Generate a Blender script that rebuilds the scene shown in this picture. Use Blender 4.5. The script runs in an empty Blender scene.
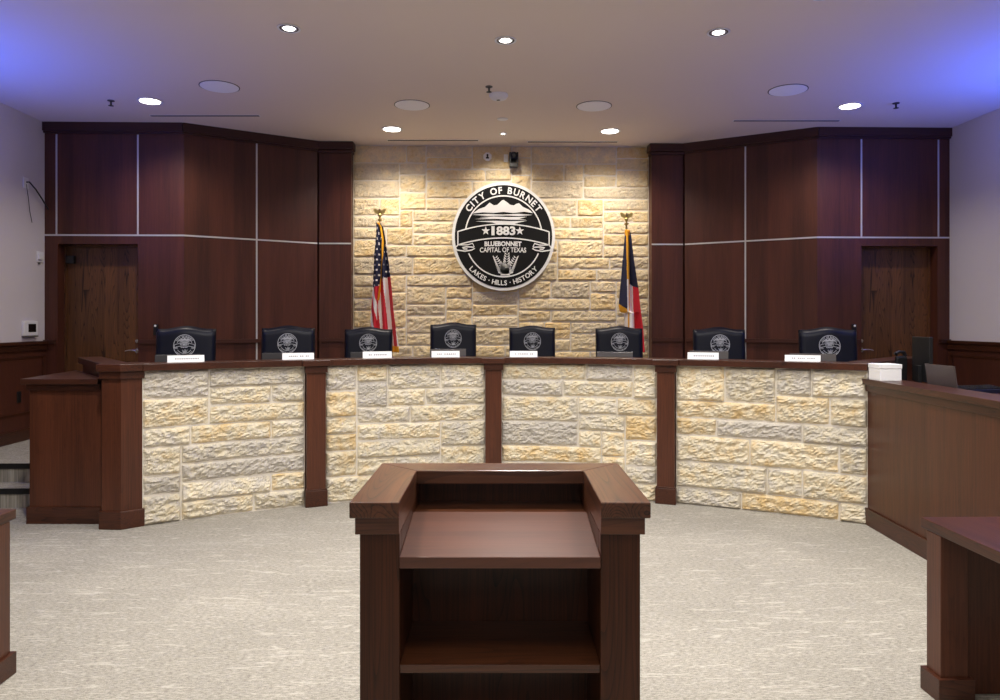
import bpy, bmesh, math, random
from mathutils import Vector, Matrix, noise
sc = bpy.context.scene
C = sc.collection
# ---------------------------------------------------------------- camera (level, 1.62 m above the floor)
F, CX, HY, HC, TH, CAMX = 730.0, 500.0, 322.0, 1.62, 0.025, -0.26
cd = bpy.data.cameras.new('camera'); cam = bpy.data.objects.new('camera', cd); C.objects.link(cam)
cam.location = (CAMX, 0, HC); cam.rotation_euler = (math.pi/2, 0, -TH)
cd.sensor_width = 36; cd.lens = F/1000*36; cd.shift_y = (HY-350)/1000; cd.clip_start = 0.05
sc.camera = cam
# ---------------------------------------------------------------- world and view
w = bpy.data.worlds.new('world'); sc.world = w; w.use_nodes = True
w.node_tree.nodes['Background'].inputs[0].default_value = (0.80, 0.84, 1.0, 1)
w.node_tree.nodes['Background'].inputs[1].default_value = 0.35
sc.view_settings.view_transform = 'Standard'; sc.view_settings.look = 'None'
sc.view_settings.exposure = 0.0; sc.view_settings.gamma = 1.0; sc.view_settings.use_curve_mapping = False
CEIL = 3.90
WARM = (1.0, 0.90, 0.77); NEUT = (1.0, 0.962, 0.91); BLUE = (0.04, 0.12, 1.0)
def area(name, loc, size, power, col, shape='DISK', sy=None, target=None, spread=180):
    l = bpy.data.lights.new(name, 'AREA'); l.shape = shape; l.size = size
    if sy: l.size_y = sy
    l.energy = power; l.color = col; l.spread = math.radians(spread)
    o = bpy.data.objects.new(name, l); C.objects.link(o); o.location = loc
    if target: o.rotation_euler = (Vector(target)-Vector(loc)).to_track_quat('-Z', 'Y').to_euler()
    return o
def spot(name, loc, power, col, ang, blend, target, r=0.06):
    l = bpy.data.lights.new(name, 'SPOT'); l.energy = power; l.color = col
    l.spot_size = math.radians(ang); l.spot_blend = blend; l.shadow_soft_size = r
    o = bpy.data.objects.new(name, l); C.objects.link(o); o.location = loc
    o.rotation_euler = (Vector(target)-Vector(loc)).to_track_quat('-Z', 'Y').to_euler()
    return o
# rows of ceiling lights over the audience half of the room, behind the camera
for lx in (-3.2, 0.0, 3.2):
    for ly in (-2.6, 0.6):
        area('audience_ceiling_light', (lx, ly, CEIL-0.03), 1.1, 24, NEUT)
# downlights over the floor in front of the dais
for lx, ly in ((-2.6, 4.3), (0.0, 4.3), (2.6, 4.3), (-1.4, 2.6), (1.4, 2.6)):
    area('well_downlight', (lx, ly, CEIL-0.02), 0.22, 54, NEUT, spread=140)
# blue wall uplights on both side walls, thrown up at the ceiling
area('blue_uplight', (-5.05, 5.9, 2.40), 1.3, 34, BLUE, 'RECTANGLE', 0.12, (-4.7, 5.9, CEIL), 150)
area('blue_uplight', (5.05, 6.0, 2.40), 1.3, 50, BLUE, 'RECTANGLE', 0.12, (4.7, 6.0, CEIL), 150)

# ---------------------------------------------------------------- picture <-> place helpers
ct, st = math.cos(TH), math.sin(TH)
def room(xc, zc): return (xc*ct+zc*st+CAMX, zc*ct-xc*st)
def at(px, py, Z=None, h=None):
    if Z is None: Z = (HC-h)*F/(py-HY)
    x, y = room((px-CX)/F*Z, Z)
    return Vector((x, y, HC-(py-HY)/F*Z))
def srgb(r, g, b):
    f = lambda c: (c/255/12.92) if c/255 <= .04045 else ((c/255+.055)/1.055)**2.4
    return (f(r), f(g), f(b))

# ---------------------------------------------------------------- materials
def mat(name):
    m = bpy.data.materials.new(name); m.use_nodes = True
    return m, m.node_tree.nodes, m.node_tree.links, m.node_tree.nodes['Principled BSDF']
def flat(name, col, rough=.5, metal=0, spec=.5, emit=0, coat=0):
    m, n, l, b = mat(name)
    b.inputs['Base Color'].default_value = (*col, 1); b.inputs['Roughness'].default_value = rough
    b.inputs['Metallic'].default_value = metal; b.inputs['Specular IOR Level'].default_value = spec
    b.inputs['Coat Weight'].default_value = coat
    if emit:
        b.inputs['Emission Color'].default_value = (*col, 1); b.inputs['Emission Strength'].default_value = emit
    tc = n.new('ShaderNodeTexCoord'); nz = n.new('ShaderNodeTexNoise'); nz.inputs['Scale'].default_value = 60
    l.new(tc.outputs['Object'], nz.inputs['Vector'])
    mp = n.new('ShaderNodeMapRange'); mp.inputs[3].default_value = max(0, rough-.05); mp.inputs[4].default_value = min(1, rough+.05)
    l.new(nz.outputs['Fac'], mp.inputs[0]); l.new(mp.outputs[0], b.inputs['Roughness'])
    return m
def wood(name, dark, light, axis='Z', rough=.35, band=.0, grain=1.0, cath=.35, coat=.1, crough=.25):
    """stained oak: fine pores along one axis, broad figure and veneer leaves"""
    m, n, l, b = mat(name)
    tc = n.new('ShaderNodeTexCoord')
    def mapped(sx, sy):
        mp = n.new('ShaderNodeMapping'); s = {'X': (sx, sy, sy), 'Y': (sy, sx, sy), 'Z': (sy, sy, sx)}[axis]
        mp.inputs['Scale'].default_value = s; l.new(tc.outputs['Object'], mp.inputs['Vector']); return mp
    fine = n.new('ShaderNodeTexNoise'); fine.inputs['Scale'].default_value = 1; fine.inputs['Detail'].default_value = 6
    l.new(mapped(3.0, 120).outputs[0], fine.inputs['Vector'])
    wide = n.new('ShaderNodeTexNoise'); wide.inputs['Scale'].default_value = 1; wide.inputs['Detail'].default_value = 4
    wide.inputs['Distortion'].default_value = .6
    l.new(mapped(.7, 9).outputs[0], wide.inputs['Vector'])
    # cathedral figure: bands of a stretched noise field
    fg = n.new('ShaderNodeTexNoise'); fg.inputs['Scale'].default_value = 1; fg.inputs['Detail'].default_value = 1
    l.new(mapped(.6, 8).outputs[0], fg.inputs['Vector'])
    mu = n.new('ShaderNodeMath'); mu.operation = 'MULTIPLY'; mu.inputs[1].default_value = 26; l.new(fg.outputs['Fac'], mu.inputs[0])
    fr = n.new('ShaderNodeMath'); fr.operation = 'FRACT'; l.new(mu.outputs[0], fr.inputs[0])
    pw = n.new('ShaderNodeMath'); pw.operation = 'POWER'; pw.inputs[1].default_value = 5; l.new(fr.outputs[0], pw.inputs[0])
    a = n.new('ShaderNodeMath'); a.operation = 'MULTIPLY_ADD'; a.inputs[1].default_value = .55*grain; a.inputs[2].default_value = .22
    l.new(fine.outputs['Fac'], a.inputs[0])
    c = n.new('ShaderNodeMath'); c.operation = 'MULTIPLY_ADD'; c.inputs[1].default_value = .75; l.new(wide.outputs['Fac'], c.inputs[0]); l.new(a.outputs[0], c.inputs[2])
    d = n.new('ShaderNodeMath'); d.operation = 'MULTIPLY_ADD'; d.inputs[1].default_value = -cath; l.new(pw.outputs[0], d.inputs[0]); l.new(c.outputs[0], d.inputs[2])
    e = n.new('ShaderNodeMath'); e.operation = 'SUBTRACT'; e.inputs[1].default_value = .42; l.new(d.outputs[0], e.inputs[0])
    last = e
    if band:
        sp = n.new('ShaderNodeSeparateXYZ'); l.new(tc.outputs['Object'], sp.inputs[0])
        q = n.new('ShaderNodeMath'); q.operation = 'MULTIPLY'; q.inputs[1].default_value = 7.3; l.new(sp.outputs[0], q.inputs[0])
        fl = n.new('ShaderNodeMath'); fl.operation = 'FLOOR'; l.new(q.outputs[0], fl.inputs[0])
        wn = n.new('ShaderNodeTexWhiteNoise'); wn.noise_dimensions = '1D'; l.new(fl.outputs[0], wn.inputs['W'])
        f = n.new('ShaderNodeMath'); f.operation = 'MULTIPLY_ADD'; f.inputs[1].default_value = band; l.new(wn.outputs['Value'], f.inputs[0]); l.new(last.outputs[0], f.inputs[2])
        last = f
    mx = n.new('ShaderNodeMix'); mx.data_type = 'RGBA'; mx.clamp_factor = True
    mx.inputs[6].default_value = (*dark, 1); mx.inputs[7].default_value = (*light, 1)
    l.new(last.outputs[0], mx.inputs[0]); l.new(mx.outputs[2], b.inputs['Base Color'])
    b.inputs['Roughness'].default_value = rough
    b.inputs['Specular IOR Level'].default_value = .35; b.inputs['Coat Weight'].default_value = coat; b.inputs['Coat Roughness'].default_value = crough
    bp = n.new('ShaderNodeBump'); bp.inputs['Strength'].default_value = .12; bp.inputs['Distance'].default_value = .002
    l.new(fine.outputs['Fac'], bp.inputs['Height']); l.new(bp.outputs[0], b.inputs['Normal'])
    return m
WD, WL = srgb(31, 14, 9), srgb(92, 50, 32)
W_V = wood('stained_oak_upright', WD, WL, 'Z', band=.10, cath=.14, grain=1.7)
W_X = wood('stained_oak_level', WD, WL, 'X')
W_Y = wood('stained_oak_running_back', WD, WL, 'Y')
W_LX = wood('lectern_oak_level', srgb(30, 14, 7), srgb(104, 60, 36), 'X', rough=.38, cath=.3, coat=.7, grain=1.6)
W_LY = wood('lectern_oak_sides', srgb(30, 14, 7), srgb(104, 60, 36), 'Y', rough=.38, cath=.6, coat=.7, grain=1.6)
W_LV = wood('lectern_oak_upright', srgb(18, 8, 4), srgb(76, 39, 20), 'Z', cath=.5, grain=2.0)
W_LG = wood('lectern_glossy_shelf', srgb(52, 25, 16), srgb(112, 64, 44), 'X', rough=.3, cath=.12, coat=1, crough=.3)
W_PANEL = wood('plum_brown_veneer', srgb(36, 17, 13), srgb(96, 52, 38), 'Z', band=.18, cath=.06, rough=.42)
W_PANELX = wood('plum_brown_veneer_level', srgb(34, 16, 12), srgb(84, 45, 34), 'X', cath=.06, rough=.42)
W_DOOR = wood('rustic_oak_door', srgb(38, 22, 12), srgb(126, 82, 48), 'Z', band=.28, cath=.5, rough=.45, coat=.1)
STEEL = flat('brushed_aluminium', srgb(205, 205, 205), .38, 1)
REVEAL = flat('anodised_reveal_strip', srgb(200, 198, 198), .45, .35)
CHROME = flat('satin_chrome', srgb(215, 213, 208), .22, 1)
BLACKP = flat('black_plastic', srgb(22, 22, 24), .4)
SCREEN = flat('dark_glass', srgb(12, 13, 18), .12, coat=.5)
WHITEP = flat('white_plastic', srgb(232, 232, 234), .4)
PAPER = flat('white_card', srgb(245, 245, 246), .6)
GREYPL = flat('smoked_grey_acrylic', srgb(92, 88, 88), .25)
SEALBLK = flat('seal_black_enamel', srgb(16, 16, 17), .75, spec=.2)
SEALSIL = flat('seal_silver', srgb(226, 226, 224), .5, 0)
NAVYL = flat('navy_black_leather', srgb(9, 12, 28), .42, spec=.22)
THREAD = flat('grey_embroidery', srgb(176, 178, 184), .7)
INK = flat('grey_print', srgb(150, 150, 155), .8)
GOLD = flat('gold_fringe', srgb(226, 160, 28), .6)
BRASS = flat('pale_brass', srgb(196, 172, 110), .3, 1)
FNAVY = flat('flag_navy', srgb(22, 24, 56), .7); FRED = flat('flag_red', srgb(196, 24, 42), .65); FWHITE = flat('flag_white', srgb(236, 228, 222), .7)
NOSING = flat('black_rubber_nosing', srgb(12, 12, 13), .7)
LAMP = flat('lamp_diffuser', (1.0, .93, .82), .5, emit=14)
LAMPS = flat('lamp_diffuser_small', (1.0, .95, .88), .5, emit=10)
SLOT = flat('shadow_slot', srgb(52, 46, 42), .8)
GRILLE = flat('speaker_grille', srgb(250, 250, 252), .8)

def paint(name, col, bump=.15):
    m, n, l, b = mat(name)
    tc = n.new('ShaderNodeTexCoord'); nz = n.new('ShaderNodeTexNoise'); nz.inputs['Scale'].default_value = 90; nz.inputs['Detail'].default_value = 3
    l.new(tc.outputs['Object'], nz.inputs['Vector'])
    bp = n.new('ShaderNodeBump'); bp.inputs['Strength'].default_value = bump; bp.inputs['Distance'].default_value = .003
    l.new(nz.outputs['Fac'], bp.inputs['Height']); l.new(bp.outputs[0], b.inputs['Normal'])
    b.inputs['Base Color'].default_value = (*col, 1); b.inputs['Roughness'].default_value = .85
    return m
CEILP = paint('ceiling_paint', srgb(230, 216, 204)); WALLP = paint('wall_paint', srgb(214, 208, 212))

def carpet():
    m, n, l, b = mat('greige_streaked_carpet')
    tc = n.new('ShaderNodeTexCoord')
    def nz(sx, sy, det, dist=0, sc_=1):
        mp = n.new('ShaderNodeMapping'); mp.inputs['Scale'].default_value = (sx, sy, 1); l.new(tc.outputs['Object'], mp.inputs['Vector'])
        t = n.new('ShaderNodeTexNoise'); t.inputs['Scale'].default_value = sc_; t.inputs['Detail'].default_value = det
        t.inputs['Distortion'].default_value = dist; l.new(mp.outputs[0], t.inputs['Vector']); return t
    base = nz(38, 130, 5); loop = nz(160, 260, 2); streak = nz(5, 34, 3, 1.4); tone = nz(1.2, 1.6, 2)
    r1 = n.new('ShaderNodeValToRGB'); r1.color_ramp.elements[0].position = .3; r1.color_ramp.elements[1].position = .72
    r1.color_ramp.elements[0].color = (*srgb(124, 119, 110), 1); r1.color_ramp.elements[1].color = (*srgb(174, 169, 158), 1)
    ad = n.new('ShaderNodeMath'); ad.operation = 'ADD'; l.new(base.outputs['Fac'], ad.inputs[0])
    m2 = n.new('ShaderNodeMath'); m2.operation = 'MULTIPLY_ADD'; m2.inputs[1].default_value = .8; m2.inputs[2].default_value = -.4; l.new(loop.outputs['Fac'], m2.inputs[0]); l.new(m2.outputs[0], ad.inputs[1])
    l.new(ad.outputs[0], r1.inputs[0])
    r2 = n.new('ShaderNodeValToRGB'); r2.color_ramp.elements[0].position = .57; r2.color_ramp.elements[1].position = .68
    l.new(streak.outputs['Fac'], r2.inputs[0])
    sm = n.new('ShaderNodeMath'); sm.operation = 'MULTIPLY'; sm.inputs[1].default_value = .4; l.new(r2.outputs[0], sm.inputs[0])
    mx = n.new('ShaderNodeMix'); mx.data_type = 'RGBA'; l.new(sm.outputs[0], mx.inputs[0]); l.new(r1.outputs[0], mx.inputs[6]); mx.inputs[7].default_value = (*srgb(204, 198, 186), 1)
    tl = n.new('ShaderNodeMapRange'); tl.inputs[1].default_value = .3; tl.inputs[2].default_value = .7; tl.inputs[3].default_value = .93; tl.inputs[4].default_value = 1.05; l.new(tone.outputs['Fac'], tl.inputs[0])
    # carpet tiles: very slight change of pile tone from tile to tile
    sn = n.new('ShaderNodeVectorMath'); sn.operation = 'FLOOR'; s2 = n.new('ShaderNodeMapping'); s2.inputs['Scale'].default_value = (1.0, 2.0, 0); l.new(tc.outputs['Object'], s2.inputs['Vector']); l.new(s2.outputs[0], sn.inputs[0])
    wn = n.new('ShaderNodeTexWhiteNoise'); l.new(sn.outputs[0], wn.inputs['Vector'])
    t3 = n.new('ShaderNodeMapRange'); t3.inputs[3].default_value = .96; t3.inputs[4].default_value = 1.03; l.new(wn.outputs['Value'], t3.inputs[0])
    mm = n.new('ShaderNodeMath'); mm.operation = 'MULTIPLY'; l.new(tl.outputs[0], mm.inputs[0]); l.new(t3.outputs[0], mm.inputs[1])
    vs = n.new('ShaderNodeVectorMath'); vs.operation = 'SCALE'; l.new(mx.outputs[2], vs.inputs[0]); l.new(mm.outputs[0], vs.inputs['Scale'])
    l.new(vs.outputs[0], b.inputs['Base Color']); b.inputs['Roughness'].default_value = .95; b.inputs['Specular IOR Level'].default_value = .1
    bp = n.new('ShaderNodeBump'); bp.inputs['Strength'].default_value = .4; bp.inputs['Distance'].default_value = .004
    l.new(ad.outputs[0], bp.inputs['Height']); l.new(bp.outputs[0], b.inputs['Normal'])
    return m
CARPET = carpet()

def stone(name, grey, cream, ochre):
    m, n, l, b = mat(name)
    tc = n.new('ShaderNodeTexCoord'); at_ = n.new('ShaderNodeAttribute'); at_.attribute_name = 'tint'
    sp = n.new('ShaderNodeSeparateColor'); l.new(at_.outputs['Color'], sp.inputs[0])
    t = n.new('ShaderNodeTexNoise'); t.inputs['Scale'].default_value = 9; t.inputs['Detail'].default_value = 6; t.inputs['Roughness'].default_value = .65
    l.new(tc.outputs['Object'], t.inputs['Vector'])
    u = n.new('ShaderNodeTexNoise'); u.inputs['Scale'].default_value = 55; u.inputs['Detail'].default_value = 6; u.inputs['Roughness'].default_value = .7
    l.new(tc.outputs['Object'], u.inputs['Vector'])
    a = n.new('ShaderNodeMath'); a.operation = 'MULTIPLY_ADD'; a.inputs[1].default_value = 2.4; a.inputs[2].default_value = -1.25; l.new(t.outputs['Fac'], a.inputs[0])
    a2 = n.new('ShaderNodeMath'); a2.operation = 'ADD'; l.new(a.outputs[0], a2.inputs[0]); l.new(sp.outputs[0], a2.inputs[1])
    r = n.new('ShaderNodeValToRGB'); e = r.color_ramp.elements; e[0].position = 0; e[0].color = (*grey, 1); e[1].position = 1; e[1].color = (*ochre, 1)
    k = r.color_ramp.elements.new(.45); k.color = (*cream, 1)
    l.new(a2.outputs[0], r.inputs[0])
    v = n.new('ShaderNodeMapRange'); v.inputs[1].default_value = .3; v.inputs[2].default_value = .7; v.inputs[3].default_value = .9; v.inputs[4].default_value = 1.08; l.new(u.outputs['Fac'], v.inputs[0])
    v2 = n.new('ShaderNodeMath'); v2.operation = 'MULTIPLY'; l.new(v.outputs[0], v2.inputs[0]); l.new(sp.outputs[1], v2.inputs[1])
    vs = n.new('ShaderNodeVectorMath'); vs.operation = 'SCALE'; l.new(r.outputs[0], vs.inputs[0]); l.new(v2.outputs[0], vs.inputs['Scale'])
    l.new(vs.outputs[0], b.inputs['Base Color']); b.inputs['Roughness'].default_value = .9; b.inputs['Specular IOR Level'].default_value = .2
    bp = n.new('ShaderNodeBump'); bp.inputs['Strength'].default_value = .8; bp.inputs['Distance'].default_value = .016
    l.new(u.outputs['Fac'], bp.inputs['Height']); l.new(bp.outputs[0], b.inputs['Normal'])
    return m
ST_D = stone('cream_split_limestone', srgb(204, 197, 186), srgb(227, 216, 190), srgb(220, 192, 142))
ST_W = stone('buff_split_limestone', srgb(208, 194, 168), srgb(228, 208, 168), srgb(220, 188, 132))
MORT = paint('pale_mortar', srgb(216, 208, 194), .5)

# ---------------------------------------------------------------- mesh builder
class MB:
    def __init__(s): s.v = []; s.f = []; s.mi = []
    def add(s, vs, fs, mi=0):
        k = len(s.v); s.v += [tuple(v) for v in vs]; s.f += [tuple(i+k for i in f) for f in fs]; s.mi += [mi]*len(fs); return s
    def box(s, x0, x1, y0, y1, z0, z1, mi=0):
        return s.add([(x0,y0,z0),(x1,y0,z0),(x1,y1,z0),(x0,y1,z0),(x0,y0,z1),(x1,y0,z1),(x1,y1,z1),(x0,y1,z1)],
                     [(0,3,2,1),(4,5,6,7),(0,1,5,4),(1,2,6,5),(2,3,7,6),(3,0,4,7)], mi)
    def prism(s, poly, z0, z1, mi=0):
        a = sum(poly[i][0]*poly[(i+1)%len(poly)][1]-poly[(i+1)%len(poly)][0]*poly[i][1] for i in range(len(poly)))
        if a < 0: poly = poly[::-1]
        n = len(poly)
        return s.add([(p[0],p[1],z0) for p in poly]+[(p[0],p[1],z1) for p in poly],
                     [tuple(range(n))[::-1], tuple(range(n, 2*n))]+[(i,(i+1)%n,(i+1)%n+n,i+n) for i in range(n)], mi)
    def strip(s, inner, outer, z0, z1, mi=0):
        """a curved wall or cap between two matching polylines"""
        n = len(inner)
        for i in range(n-1):
            pass
        vs = []
        for a, b_ in zip(inner, outer): vs += [(a[0],a[1],z0),(b_[0],b_[1],z0),(b_[0],b_[1],z1),(a[0],a[1],z1)]
        fs = [(0,1,2,3), tuple(4*(n-1)+k for k in (3,2,1,0))]
        for i in range(n-1):
            a = 4*i; c = a+4
            fs += [(a,c,c+1,a+1),(a+1,c+1,c+2,a+2),(a+2,c+2,c+3,a+3),(a+3,c+3,c,a)]
        return s.add(vs, fs, mi)
    def cyl(s, p0, p1, r0, r1=None, n=16, mi=0):
        r1 = r0 if r1 is None else r1
        p0, p1 = Vector(p0), Vector(p1); d = (p1-p0).normalized()
        a = d.orthogonal().normalized(); b_ = d.cross(a)
        vs = []
        for p, r in ((p0, r0), (p1, r1)):
            for i in range(n):
                t = 2*math.pi*i/n; vs.append(p+(a*math.cos(t)+b_*math.sin(t))*r)
        return s.add(vs, [tuple(range(n))[::-1], tuple(range(n, 2*n))]+[(i,(i+1)%n,(i+1)%n+n,i+n) for i in range(n)], mi)
    def tube(s, pts, r, n=8, mi=0):
        pts = [Vector(p) for p in pts]; vs = []; m_ = len(pts)
        for k, p in enumerate(pts):
            d = (pts[min(k+1, m_-1)]-pts[max(k-1, 0)]).normalized()
            a = d.cross(Vector((0.13, 0.2, 1))).normalized(); b_ = d.cross(a)
            rr = r[k] if isinstance(r, (list, tuple)) else r
            vs += [p+(a*math.cos(2*math.pi*i/n)+b_*math.sin(2*math.pi*i/n))*rr for i in range(n)]
        fs = [tuple(range(n))[::-1], tuple(range((m_-1)*n, m_*n))]
        for k in range(m_-1):
            fs += [(k*n+i, k*n+(i+1)%n, (k+1)*n+(i+1)%n, (k+1)*n+i) for i in range(n)]
        return s.add(vs, fs, mi)
    def lathe(s, prof, c=(0,0,0), n=24, mi=0, sx=1, sy=1):
        vs = []; m_ = len(prof)
        for r, z in prof:
            vs += [(c[0]+sx*r*math.cos(2*math.pi*i/n), c[1]+sy*r*math.sin(2*math.pi*i/n), c[2]+z) for i in range(n)]
        fs = []
        for k in range(m_-1):
            fs += [(k*n+i, k*n+(i+1)%n, (k+1)*n+(i+1)%n, (k+1)*n+i) for i in range(n)]
        fs += [tuple(range(n))[::-1], tuple(range((m_-1)*n, m_*n))]
        return s.add(vs, fs, mi)
    def build(s, name, mats, parent=None, bevel=0, smooth=False, M=None):
        me = bpy.data.meshes.new(name); me.from_pydata(s.v, [], s.f)
        if not isinstance(mats, (list, tuple)): mats = [mats]
        for m in mats: me.materials.append(m)
        if len(mats) > 1: me.polygons.foreach_set('material_index', s.mi)
        b = bmesh.new(); b.from_mesh(me); bmesh.ops.recalc_face_normals(b, faces=b.faces)
        if M is not None: b.transform(M)
        b.to_mesh(me); b.free()
        o = bpy.data.objects.new(name, me); C.objects.link(o)
        if parent: o.parent = parent
        if bevel:
            bv = o.modifiers.new('bevel', 'BEVEL'); bv.width = bevel; bv.segments = 2; bv.limit_method = 'ANGLE'; bv.angle_limit = math.radians(50)
        if smooth:
            me.polygons.foreach_set('use_smooth', [True]*len(me.polygons))
            me.set_sharp_from_angle(angle=math.radians(40))
        return o
def tag(o, label=None, cat=None, group=None, kind=None):
    for k, v in (('label', label), ('category', cat), ('group', group), ('kind', kind)):
        if v: o[k] = v
    return o
def empty(name, loc=(0,0,0), rz=0, **kw):
    o = bpy.data.objects.new(name, None); C.objects.link(o); o.location = loc; o.rotation_euler = (0,0,rz); o.empty_display_size = .1
    return tag(o, **kw)
def copy_tree(o, parent=None):
    c = o.copy(); C.objects.link(c)
    if parent: c.parent = parent
    for ch in list(o.children): copy_tree(ch, c)
    return c
def struct(o): o['kind'] = 'structure'; return o

# ---------------------------------------------------------------- stonework
def ashlar(S, H, seed, unit, cell, hs, wmin, wmax):
    """random ashlar bond: (s0, s1, z0, z1) of every stone of a wall S long and H high"""
    rnd = random.Random(seed); nr = round(H/unit); nc = round(S/cell); uz = H/nr; us = S/nc
    occ = [[False]*nc for _ in range(nr)]; out = []; joints = {}
    for r in range(nr):
        c = 0
        while c < nc:
            if occ[r][c]: c += 1; continue
            run = 0
            while c+run < nc and not occ[r][c+run]: run += 1
            h = rnd.choice(hs); h = min(h, nr-r)
            if nr-r-h == 1: h = nr-r
            wd = rnd.randint(wmin, wmax) if h > 2 else rnd.randint(int(wmin*1.1), wmax+2)
            if run-wd < wmin*0.6: wd = run if run <= wmax*1.3 else run//2
            wd = min(wd, run)
            for _ in range(12):
                if c+wd in joints.get(r, ()) and wd < run and c+wd < nc: wd = max(3, min(run, wd+rnd.choice((-2,-1,1,2))))
            for i in range(-1, h+1): joints.setdefault(r+i, set()).add(c+wd)
            for i in range(h):
                for j in range(wd): occ[r+i][c+j] = True
            out.append((c*us, (c+wd)*us, r*uz, (r+h)*uz)); c += wd
    return out
TM = [.40, .22]
def stonework(name, S, H, mapf, seed, m, parent, unit, cell, hs, wmin, wmax, step, amp, joint=.006, kind_=None):
    rnd = random.Random(seed+5); vs = []; fs = []; tint = []; mi = []
    def putgrid(grid, t, k):
        b0 = len(vs); nu = len(grid); nv = len(grid[0])
        for row in grid:
            for p in row: vs.append(p); tint.append(t)
        for i in range(nu-1):
            for j in range(nv-1):
                fs.append((b0+i*nv+j, b0+(i+1)*nv+j, b0+(i+1)*nv+j+1, b0+i*nv+j+1)); mi.append(k)
    # mortar bed
    n = max(2, int(S/.03))
    putgrid([[mapf(S*i/n, H*j/4, 0.0042) for j in range(5)] for i in range(n+1)], (0,1,0,1), 1)
    for (s0, s1, z0, z1) in ashlar(S, H, seed, unit, cell, hs, wmin, wmax):
        s0 += joint; s1 -= joint; z0 += joint; z1 -= joint
        nu = max(3, int((s1-s0)/step)); nv = max(3, int((z1-z0)/step))
        off = Vector((rnd.uniform(0, 50), rnd.uniform(0, 50), rnd.uniform(0, 50)))
        t = (min(1, max(0, rnd.gauss(TM[0], TM[1]))), rnd.uniform(.88, 1.08), 0, 1)
        tx, tz = rnd.uniform(-.25, .25)*amp, rnd.uniform(-.4, .4)*amp
        grid = []
        for i in range(nu+1):
            row = []
            for j in range(nv+1):
                u, v = i/nu, j/nv; s_, z_ = s0+(s1-s0)*u, z0+(z1-z0)*v
                e = min(min(u, 1-u)*(s1-s0), min(v, 1-v)*(z1-z0))
                if e <= 1e-9: d = 0.001
                else:
                    q = Vector((s_*7, z_*14, 0))+off
                    f = noise.ridged_multi_fractal(q, .9, 2.2, 4, 1.0, 2.0)*.34+noise.noise(q*2.2)*.32+noise.noise(q*6.5)*.42
                    d = .0065+amp*(.2+f)*min(1, e/.028)**.7 + tx*(u-.5)*2 + tz*(v-.5)*2
                    d = max(.0055, d)
                row.append(mapf(s_, z_, d))
            grid.append(row)
        putgrid(grid, t, 0)
    me = bpy.data.meshes.new(name); me.from_pydata(vs, [], fs)
    me.materials.append(m); me.materials.append(MORT); me.polygons.foreach_set('material_index', mi)
    ca = me.color_attributes.new('tint', 'FLOAT_COLOR', 'POINT'); ca.data.foreach_set('color', [x for t in tint for x in t])
    o = bpy.data.objects.new(name, me); C.objects.link(o)
    if parent: o.parent = parent
    return o

# ================================================================ THE ROOM
XW, YN, YP, YS, XC, XP0, XP1 = 5.26, 8.48, 9.30, 9.46, 3.68, 2.34, 1.915   # side walls, door wall, pilaster face, stone wall
PF = 0.33                                                                    # platform height
struct(MB().box(-XW-.1, XW+.1, -4.2, 9.7, -.1, 0).build('floor', CARPET))
struct(MB().box(-XW-.1, XW+.1, -4.2, 9.7, CEIL, CEIL+.1).build('ceiling', CEILP))
struct(MB().box(-XW-.1, XW+.1, -4.3, -4.2, 0, CEIL).build('wall_rear', WALLP))
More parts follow.
